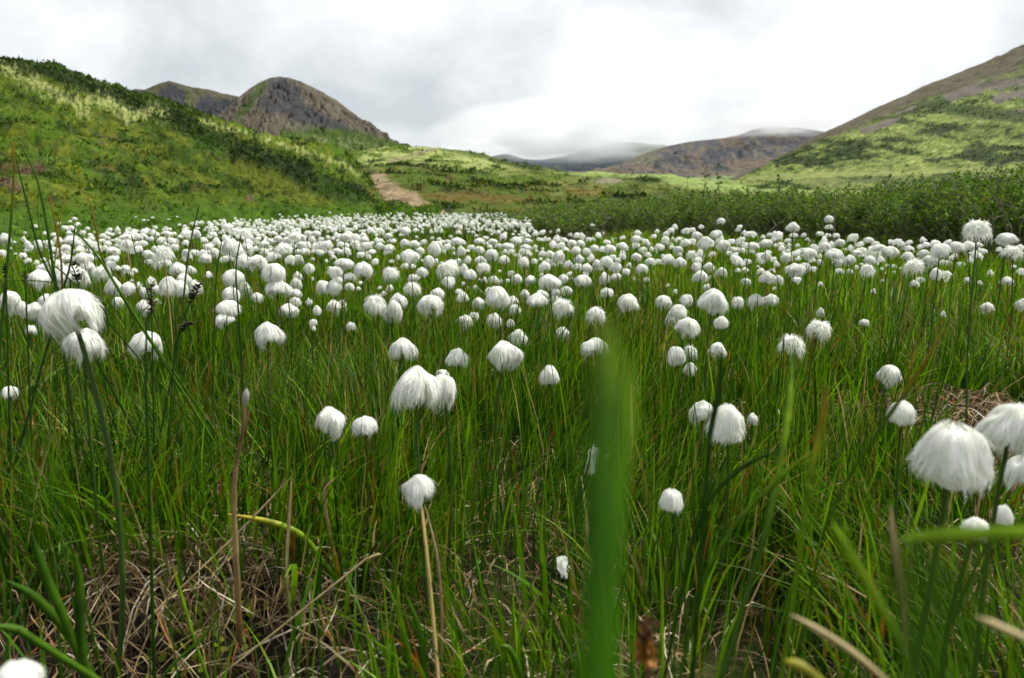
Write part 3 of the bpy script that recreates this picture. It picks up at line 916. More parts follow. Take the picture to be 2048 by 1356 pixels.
# ---------------------------------------------------------------- cottongrass heads
def lock_head(kind, n, segs, seed, wid):
    """Head of drooping hair locks. Receptacle at the origin; returns V, F scaled to unit width."""
    rg = np.random.default_rng(seed)
    nl = rg.integers(7, 12)
    ph = rg.uniform(0, 2 * PI, n)
    la = np.sort(rg.uniform(0, 2 * PI, nl)); lr = rg.uniform(0.72, 1.22, nl); lq = rg.uniform(0.75, 1.3, nl)
    d = np.abs((ph[:, None] - la[None] + PI) % (2 * PI) - PI)
    k = d.argmin(1)
    near = la[k]
    dd = (near - ph + PI) % (2 * PI) - PI
    phi_end = ph + dd * rg.uniform(0.25, 0.75, n)
    u = np.linspace(0, 1, segs + 1)[None, :]
    w = rg.uniform(0.5, 1.4, n) * wid
    fold_n, fold_p = rg.integers(3, 6), rg.uniform(0, 6)
    if kind == 'shaggy':
        th = np.arcsin(rg.uniform(-0.2, 1, n) * 0.99)
        sp = rg.uniform(0.72, 1.25, n); g = 0.66 * lq[k]
        t = u * rg.uniform(0.72, 1.12, n)[:, None]
        vr = (np.cos(th) * sp * 0.62)[:, None]; vz = (np.sin(th) * sp * 0.98)[:, None]
        R = 0.03 + vr * t + 0.20 * np.sin(np.clip(t, 0, 1.15) * PI / 1.15) * (0.6 + 0.4 * np.cos(th))[:, None]
        Z = vz * t * 0.80 - g[:, None] * 0.80 * t ** 2.1
        spread = 0.26
    else:
        # hair combed over a hood: up from the crown, over the dome and down the side
        lay = 1.0 - 0.20 * rg.random(n)[:, None] ** 1.5
        a0 = rg.random(n) ** 0.7 * (1.25 if kind == 'mop' else 1.7)
        if kind == 'mop':
            side = 0.36 * lr[k] ** 2.6 * rg.uniform(0.35, 1.20, n) + 0.07 * np.cos(ph * 2 + fold_p)
            end = PI / 2 + side / 0.47
        else:
            end = np.full(n, PI * 0.76) * rg.uniform(0.70, 1.0, n) * lr[k] ** 0.25
        end = np.minimum(end, a0 + rg.uniform(1.1, 2.2, n))
        al = a0[:, None] + (end - a0)[:, None] * u
        dome = np.minimum(al, PI / 2)
        over = np.maximum(al - PI / 2, 0)
        fold = 1 + 0.10 * np.cos(ph * fold_n + fold_p)[:, None] * ss(0.5, 2.0, al)
        if kind == 'mop':
            R = 0.47 * np.sin(dome) ** 1.0 * fold * lay - 0.16 * over ** 2 + 0.06 * over * rg.normal(size=n)[:, None] + 0.01
            R = R * (1 + 0.22 * (fbm(np.cos(ph)[:, None] * 1.3 + 5 + al * 0.4, np.sin(ph)[:, None] * 1.3 + seed * 0.37, seed, 2) - 0.5))
            Z = 0.40 * lay * (np.cos(dome) ** 0.85 if False else np.cos(dome)) + 0.06 * np.exp(-(al / 0.35) ** 2) - 0.47 * over
        else:
            R = 0.47 * np.sin(np.minimum(al, PI * 0.97)) * (1 + 0.05 * np.cos(ph * fold_n + fold_p)[:, None]) * lay + 0.01
            R = R * (1 + 0.25 * (fbm(np.cos(ph)[:, None] * 1.3 + 5 + al * 0.4, np.sin(ph)[:, None] * 1.3 + seed * 0.37, seed, 2) - 0.5))
            Z = 0.42 * np.cos(al) * lay + 0.05 * np.exp(-(al / 0.4) ** 2)
        lift = rg.random(n) ** 3.5 * 0.19
        R = R + lift[:, None] * u ** 2
        Z = Z - 0.05
        spread = 0.15
        w = np.where(rg.random(n) < 0.25, w * 0.5, w)
    ph_t = ph[:, None] + (phi_end - ph)[:, None] * (0.55 if kind != 'ball' else 0.3) * u ** 1.6 + rg.normal(size=n)[:, None] * spread * u ** 2
    wob = rg.normal(size=(n, segs + 1)) * 0.006 * u
    X = (R + wob) * np.cos(ph_t); Y = (R + wob) * np.sin(ph_t)
    P = np.stack([X, Y, Z], -1)
    W = w[:, None] * (0.45 + 0.75 * np.sin(np.clip(u * 1.25, 0, 1) * PI * 0.5)) * (1 - ss(0.55, 1.0, u) * 0.88)
    S = np.stack([-np.sin(ph_t), np.cos(ph_t), rg.normal(size=(n, segs + 1)) * 0.12], -1)
    S = S + (rg.normal(size=n)[:, None, None] * 0.22) * np.stack([np.cos(ph_t), np.sin(ph_t), 0 * ph_t], -1)
    S /= np.linalg.norm(S, axis=2)[..., None]
    return ribbons(P, W, S)


def core(kind, seed, nu=28, nv=12, k=0.9):
    """Matted inner wool under the locks: a lobed dome, open below."""
    rg = np.random.default_rng(seed)
    a = np.arange(nu) * 2 * PI / nu
    lob = 1 + 0.07 * np.cos(a * 3 + rg.uniform(0, 6)) + 0.05 * np.cos(a * 5 + rg.uniform(0, 6)) + rg.normal(size=nu) * 0.015
    V = []
    prof = np.linspace(0, 1, nv)
    zb = -0.20 + 0.08 * np.cos(a * 4 + rg.uniform(0, 6)) + rg.normal(size=nu) * 0.03
    for s in prof:
        ang = s * PI * 0.62
        r = 0.45 * k * np.sin(min(ang, PI / 2)) * lob if s < 0.8 else 0.45 * k * lob * (1 - (s - 0.8) * 0.5)
        if kind == 'ball':
            z = 0.36 * k * math.cos(s * PI * 0.80) * np.ones(nu) - 0.03
            r = 0.46 * k * math.sin(0.06 + s * PI * 0.82) * lob
        else:
            z = 0.36 * k * math.cos(min(ang, PI / 2)) * np.ones(nu) if s < 0.8 else zb * ((s - 0.8) / 0.2)
            z = z + (0.0 if s < 0.8 else 0.0)
        V.append(np.stack([r * np.cos(a), r * np.sin(a), z], -1))
    V = np.concatenate(V)
    i = np.arange(nv - 1)[:, None] * nu; j = np.arange(nu)[None, :]
    F = np.stack([i + j, i + nu + j, i + nu + (j + 1) % nu, i + (j + 1) % nu], -1).reshape(-1, 4)
    return V, F


def warp(V, seed, amp=0.10):
    """Push the whole tuft out of round, more towards its hem."""
    k = np.clip(0.5 - V[:, 2], 0.2, 1.2)
    a = fbm(V[:, 0] * 2.2 + seed, V[:, 2] * 2.2 + 3.1, seed, 2) - 0.5
    b = fbm(V[:, 1] * 2.2 - seed, V[:, 2] * 2.2 + 7.7, seed + 3, 2) - 0.5
    c = fbm(V[:, 0] * 2.6 + 9, V[:, 1] * 2.6 + seed, seed + 6, 2) - 0.5
    return V + np.stack([a * k * amp * 2.4, b * k * amp * 2.4, c * amp * 2.6], -1)


def head_mesh(name, kind, seed, n, segs, wid, nu=28, nv=12):
    parts = [lock_head(kind, n, segs, seed, wid), core(kind, seed + 1, nu, nv, 0.92 if kind == 'ball' else 0.80)]
    V, F, _ = join(parts)
    V = warp(V, seed)
    lo, hi = np.percentile(V, 0.7, axis=0), np.percentile(V, 99.3, axis=0)
    s = 1.0 / max(hi[0] - lo[0], hi[1] - lo[1])
    V = V * s; lo, hi = lo * s, hi * s
    ob = mesh_np(name, V, F, M_cotton, None, link=False)
    me = ob.data
    bpy.data.objects.remove(ob)
    return me, lo, hi


HEADS = {'mop': [head_mesh('cotton_tuft', 'mop', 600 + i * 10, 1300, 7, 0.0115) for i in range(12)],
         'shaggy': [head_mesh('cotton_tuft', 'shaggy', 700 + i * 10, 620, 7, 0.014) for i in range(4)],
         'ball': [head_mesh('cotton_tuft', 'ball', 800 + i * 10, 1000, 6, 0.0115) for i in range(4)]}


def stem_mesh(i, m):
    rg = np.random.default_rng(900 + i)
    t = np.linspace(0, 1, 10)
    a = rg.uniform(0, 2 * PI); b = rg.uniform(2, 9)
    P = np.stack([np.cos(a) * b * np.sin(t * PI) + 0.4 * np.sin(t * 9), np.sin(a) * b * np.sin(t * PI), t * 200], -1)
    V, F = tube(P, 1.15 - 0.35 * t, 6)
    V[:, 2] /= 200
    ob = mesh_np('stem', V, F, m, None, link=False)
    me = ob.data; bpy.data.objects.remove(ob)
    return me


STEMS = [stem_mesh(i, M_stem) for i in range(6)]
STRAW_STEMS = [stem_mesh(i + 20, M_stem_straw) for i in range(2)]


def bract_mesh():
    """Ring of pointed brown scales clasping the wool from below."""
    parts = []
    for ring, (k, z0, L, r0) in enumerate(((7, -0.30, 0.34, 0.10), (6, -0.33, 0.22, 0.07))):
        for i in range(k):
            a = 2 * PI * (i + 0.5 * ring) / k
            t = np.linspace(0, 1, 5)[None, :]
            r = r0 + 0.34 * np.sin(t * 1.35) * (1 if ring == 0 else 0.7)
            P = np.stack([r * math.cos(a), r * math.sin(a), z0 + L * t ** 1.4], -1)
            S = np.array([[-math.sin(a), math.cos(a), 0]])
            parts.append(ribbons(P, np.array([[0.05, 0.085, 0.075, 0.045, 0.004]]), S))
    V, F, _ = join(parts)
    ob = mesh_np('bracts', V, F, M_bract, None, link=False)
    me = ob.data; bpy.data.objects.remove(ob)
    return me


BRACTS = bract_mesh()

# ---------------------------------------------------------------- the flowers one can pick out
# u, v, width, height in the photograph; m mop, s shaggy, b ball; lean in degrees; label; short name used by neighbours' labels
NEAR = [
 (145, 628, 116, 100, 'm', -14, 'huge white cottongrass head leaning over on a thick green stem, lower one behind it', 'the huge leaning head'),
 (168, 692, 72, 66, 'm', 8, 'ragged cottongrass head tucked under the huge leaning one on the meadow side', 'the ragged head under the huge one'),
 (293, 690, 64, 60, 'm', 4, 'stringy cottongrass head with split skirt, a green rush crossing in front of it', 'the stringy head behind a rush'),
 (537, 670, 58, 52, 'm', -6, 'greenish white cottongrass head with brown split, alone left of the brown stalk', 'the split head near the brown stalk'),
 (660, 842, 58, 58, 'm', 0, 'smooth egg shaped cottongrass head low in the grass, smaller open one beside it', 'the egg shaped head'),
 (730, 853, 50, 42, 'm', 6, 'cottongrass head with dark inner scales showing, low beside the egg shaped one', 'the dark centred low head'),
 (832, 776, 98, 88, 'm', 6, 'big blurred cottongrass head, the wider of the touching pair in mid meadow', 'the big touching pair'),
 (885, 785, 58, 74, 'm', 8, 'narrower cottongrass head of the touching pair in mid meadow', None),
 (884, 752, 32, 26, 'm', 0, 'small cottongrass head peeping out on top of the touching pair', None),
 (806, 698, 56, 46, 'm', 0, 'round fringed cottongrass head with a little side tuft, above the big touching pair', 'the fringed head over the pair'),
 (828, 708, 22, 26, 'm', 6, 'little side tuft at the edge of the fringed head over the pair', None),
 (916, 716, 42, 38, 'm', 0, 'neat pointed cottongrass head just above the touching pair with open skirt', 'the neat pointed head'),
 (1008, 711, 72, 58, 'm', -4, 'broad mop shaped cottongrass head with thick dark stem, middle of the near meadow', 'the broad mop on a dark stem'),
 (1099, 750, 40, 38, 'b', 0, 'compact rounded cottongrass head standing alone below the broad mop', 'the compact lone head'),
 (1190, 697, 48, 42, 'm', 0, 'smooth domed cottongrass head beside the big blurred green blade', 'the smooth dome by the blurred blade'),
 (838, 979, 68, 64, 'm', -5, 'low cottongrass head on a bent straw coloured stalk', 'the head on the straw stalk'),
 (1192, 630, 42, 34, 's', 0, 'shaggy cottongrass head with parted hair on a pale stalk above the smooth dome', 'the parted shaggy head'),
 (1125, 668, 32, 28, 'm', -4, 'small tufted cottongrass head crossed by a grass stem, above the compact one', 'the crossed small tuft'),
 (1036, 675, 38, 32, 'm', 0, 'streaked cottongrass head peeping over the shoulder of the broad mop', 'the streaked head over the mop'),
 (988, 641, 32, 30, 'm', 0, 'pointed cottongrass head held above two crossing pale dead stalks', 'the head over crossed stalks'),
 (930, 644, 32, 28, 'm', 0, 'streaky cottongrass head with a smaller one at its shoulder', 'the streaky shouldered head'),
 (948, 633, 24, 18, 's', 8, 'small open tuft at the shoulder of the streaky head', None),
 (1021, 646, 18, 16, 'b', 0, None, None),
 (862, 611, 50, 42, 'm', 0, 'fan shaped cottongrass head with combed skirt above the fringed one', 'the combed fan head'),
 (788, 624, 40, 46, 'm', 0, 'drooping cottongrass head, the lower front one of an overlapping pair', 'the overlapping pair'),
 (796, 602, 36, 32, 'm', 0, 'cottongrass head behind the drooping one of the overlapping pair', None),
 (751, 610, 44, 42, 's', 0, 'fluffy cottongrass head on the outer side of the overlapping pair', 'the fluffy head by the pair'),
 (702, 653, 20, 18, 's', 0, None, None),
 (995, 595, 54, 46, 'm', -4, 'large glossy hood shaped cottongrass head touching a small one', 'the glossy hood head'),
 (1026, 603, 26, 22, 'm', 0, None, None), (1073, 601, 44, 28, 'm', 0, None, None), (1110, 600, 22, 18, 'm', 0, None, None),
 (1125, 615, 46, 36, 's', 4, 'windswept cottongrass head with loose lower hair, near a slanting dead stalk', 'the windswept head'),
 (1255, 605, 36, 34, 'm', 4, 'peaked cottongrass head leaning into a side tuft above the blurred blade', 'the peaked head over the blade'),
 (1268, 614, 20, 18, 'm', 6, None, None),
 (1097, 566, 46, 34, 'm', 0, 'wide cottongrass umbrella of the crowded row with a black stem', 'the wide umbrella'),
 (1082, 588, 30, 16, 'b', 0, None, None), (1050, 588, 20, 18, 'm', 0, None, None), (1111, 586, 20, 18, 'm', 0, None, None),
 (825, 578, 38, 28, 's', 0, 'wiry cottongrass head like a shaggy wig, below the flower with veiled crown', 'the wiry wig head'),
 (875, 588, 30, 24, 'm', 0, None, None), (957, 607, 26, 24, 'm', 0, None, None), (925, 594, 26, 20, 'b', 0, None, None),
 (918, 583, 16, 14, 'b', 0, None, None), (978, 583, 16, 22, 'm', 0, None, None), (1030, 620, 26, 24, 's', -8, None, None),
 (1425, 604, 60, 54, 'm', 0, 'very large dense bonnet shaped cottongrass head towering over smaller ones', 'the very large bonnet'),
 (1375, 655, 42, 40, 'm', 4, 'oval cottongrass head, lowest of the leaning cluster below the bonnet', 'the leaning oval head'),
 (1356, 624, 36, 30, 'm', 0, None, None), (1344, 642, 30, 28, 'm', -6, None, None),
 (1443, 645, 30, 26, 'b', 0, 'small round lamp shaped cottongrass head directly under the bonnet', 'the lamp shaped head'),
 (1476, 605, 28, 24, 's', 0, 'spiky topped small cottongrass head beside the bonnet', None),
 (1511, 603, 34, 30, 'm', 0, 'cottongrass head of the side by side pair, the one with darker stem', 'the side by side pair'),
 (1541, 602, 32, 28, 'm', 6, 'cottongrass head of the side by side pair standing on a broken pale stalk', None),
 (1373, 601, 26, 24, 'm', 0, None, None), (1327, 605, 32, 28, 'm', 6, 'cottongrass head crossed by a brown tipped stalk', None),
 (1583, 691, 54, 46, 's', 0, 'feathery shaggy cottongrass head behind a blurred olive stem', 'the feathery head'),
 (1638, 659, 50, 38, 's', 8, 'open windblown cottongrass head with curling white locks over bright grass', 'the curling open head'),
 (1778, 751, 44, 42, 'm', 8, 'silky cottongrass head with swept lock above the litter hummock', 'the silky swept head'),
 (1805, 826, 52, 48, 'b', 0, 'round white cottongrass ball with brown scales at its base', 'the ball with brown scales'),
 (1352, 712, 40, 38, 'b', 0, 'cottongrass head of the little trio under the cluster, the fullest one', 'the little trio'),
 (1381, 704, 28, 28, 's', 0, 'cottongrass head of the little trio under the cluster, the loose upper one', None),
 (1380, 738, 28, 26, 'm', 0, 'cottongrass head of the little trio under the cluster, the lowest small one', None),
 (1434, 701, 34, 32, 'm', 0, 'cottongrass head partly hidden by a dark blurred blade below the lamp shaped one', 'the half hidden head'),
 (1405, 828, 52, 56, 'm', 0, 'tousled cottongrass head close behind the round blurred one', None),
 (1455, 848, 80, 80, 'b', 0, 'big round softly blurred cottongrass head with brown speck in front of a tousled one', 'the round blurred head'),
 (1506, 838, 20, 24, 'm', 0, 'tiny pale tuft low in the grass beside the round blurred head', None),
 (1903, 912, 142, 134, 'b', 0, 'largest cottongrass head of all, very blurred and greenish, above the hummock', 'the largest blurred head'),
 (2022, 862, 104, 110, 'm', 6, 'big ragged cottongrass head cut by the frame edge beside the largest one', 'the edge head'),
 (2036, 942, 52, 66, 'm', 10, 'torn hanging cottongrass tuft under the ragged head at the frame edge', None),
 (1953, 1056, 58, 42, 'b', 0, 'low cottongrass dome half covered by a horizontal blurred blade', 'the half covered dome'),
 (2006, 1029, 38, 40, 'b', 0, 'small nodding cottongrass ball beside the half covered dome', None),
 (1342, 1000, 46, 46, 'b', 0, 'low cottongrass tuft sunk among dark stems right of the broad blurred blade', 'the sunken tuft'),
 (36, 1348, 96, 52, 'b', 0, 'pale green blurred cottongrass top at the bottom corner of the view', None),
 (1641, 625, 18, 20, 'b', 0, None, None), (1728, 645, 20, 14, 'm', -8, None, None), (1887, 627, 9, 14, 'b', 0, None, None), (1974, 616, 26, 22, 'm', 0, None, None),
 (2046, 610, 24, 26, 'm', 0, None, None), (20, 786, 30, 28, 'm', 8, 'small drooping cottongrass tuft in the grass below the huge leaning head', None),
 (80, 558, 44, 36, 'm', 0, 'cottongrass head crossed by thin green rushes above the huge leaning one', 'the rush crossed head'),
 (140, 552, 56, 48, 'm', 0, None, None), (19, 603, 36, 42, 'm', 0, 'upright cottongrass head near the frame edge level with the huge one', 'the edge side head'),
 (42, 618, 26, 32, 'm', 0, None, None), (70, 622, 38, 34, 'm', 0, None, None), (96, 604, 34, 32, 'm', 0, None, None), (62, 660, 20, 20, 's', 0, None, None),
 (466, 557, 40, 36, 'm', 0, 'smooth egg shaped cottongrass head crossed by rush stems, top of a stacked column', 'the stacked column'),
 (462, 590, 38, 34, 'm', 0, None, None), (455, 615, 50, 30, 'm', 0, None, None), (448, 640, 38, 28, 'm', -4, None, None),
 (490, 580, 26, 34, 'm', 0, None, None), (515, 595, 24, 20, 'm', 0, None, None), (548, 548, 44, 42, 'm', 0, 'peaked cottongrass head whose skirt rests on a broader one', 'the peaked stacked head'),
 (555, 577, 52, 36, 'm', 0, 'broad combed cottongrass head under the peaked one', None), (592, 570, 24, 28, 'm', 0, None, None), (592, 587, 24, 18, 'm', 0, None, None),
 (590, 605, 26, 22, 'm', 0, None, None), (578, 621, 36, 28, 'm', 0, 'wide cottongrass head with a smaller one on its shoulder, below the broad combed one', 'the wide shouldered head'),
 (618, 605, 16, 15, 's', 0, None, None), (634, 621, 20, 20, 'b', 0, None, None), (668, 614, 30, 28, 'm', 0, None, None), (683, 613, 24, 26, 'm', 6, None, None),
 (646, 575, 28, 28, 'm', 0, None, None), (668, 575, 30, 30, 'm', 4, None, None), (595, 552, 18, 17, 'b', 0, None, None), (417, 549, 14, 16, 'b', 0, None, None),
 (627, 645, 14, 16, 'b', 0, None, None), (628, 657, 9, 14, 'b', 0, None, None), (338, 572, 42, 38, 'm', 0, 'full cottongrass head by the black sedge spike, with leaning neighbour', 'the head by the sedge spike'),
 (358, 577, 36, 32, 'm', 6, None, None), (369, 560, 28, 28, 'm', 0, None, None), (390, 576, 26, 32, 'm', 8, None, None), (302, 569, 22, 30, 'm', 0, None, None),
 (312, 583, 24, 26, 'm', 0, None, None), (256, 577, 28, 26, 'm', 0, None, None), (277, 572, 16, 20, 'm', 0, None, None), (289, 586, 20, 22, 'm', 0, None, None),
 (314, 603, 13, 13, 'b', 0, None, None), (289, 615, 32, 30, 'm', 0, 'cottongrass head partly hidden in grass between the huge one and the sedge spike', None),
 (228, 573, 30, 36, 'm', 0, None, None), (236, 606, 24, 24, 'm', 0, None, None),
]
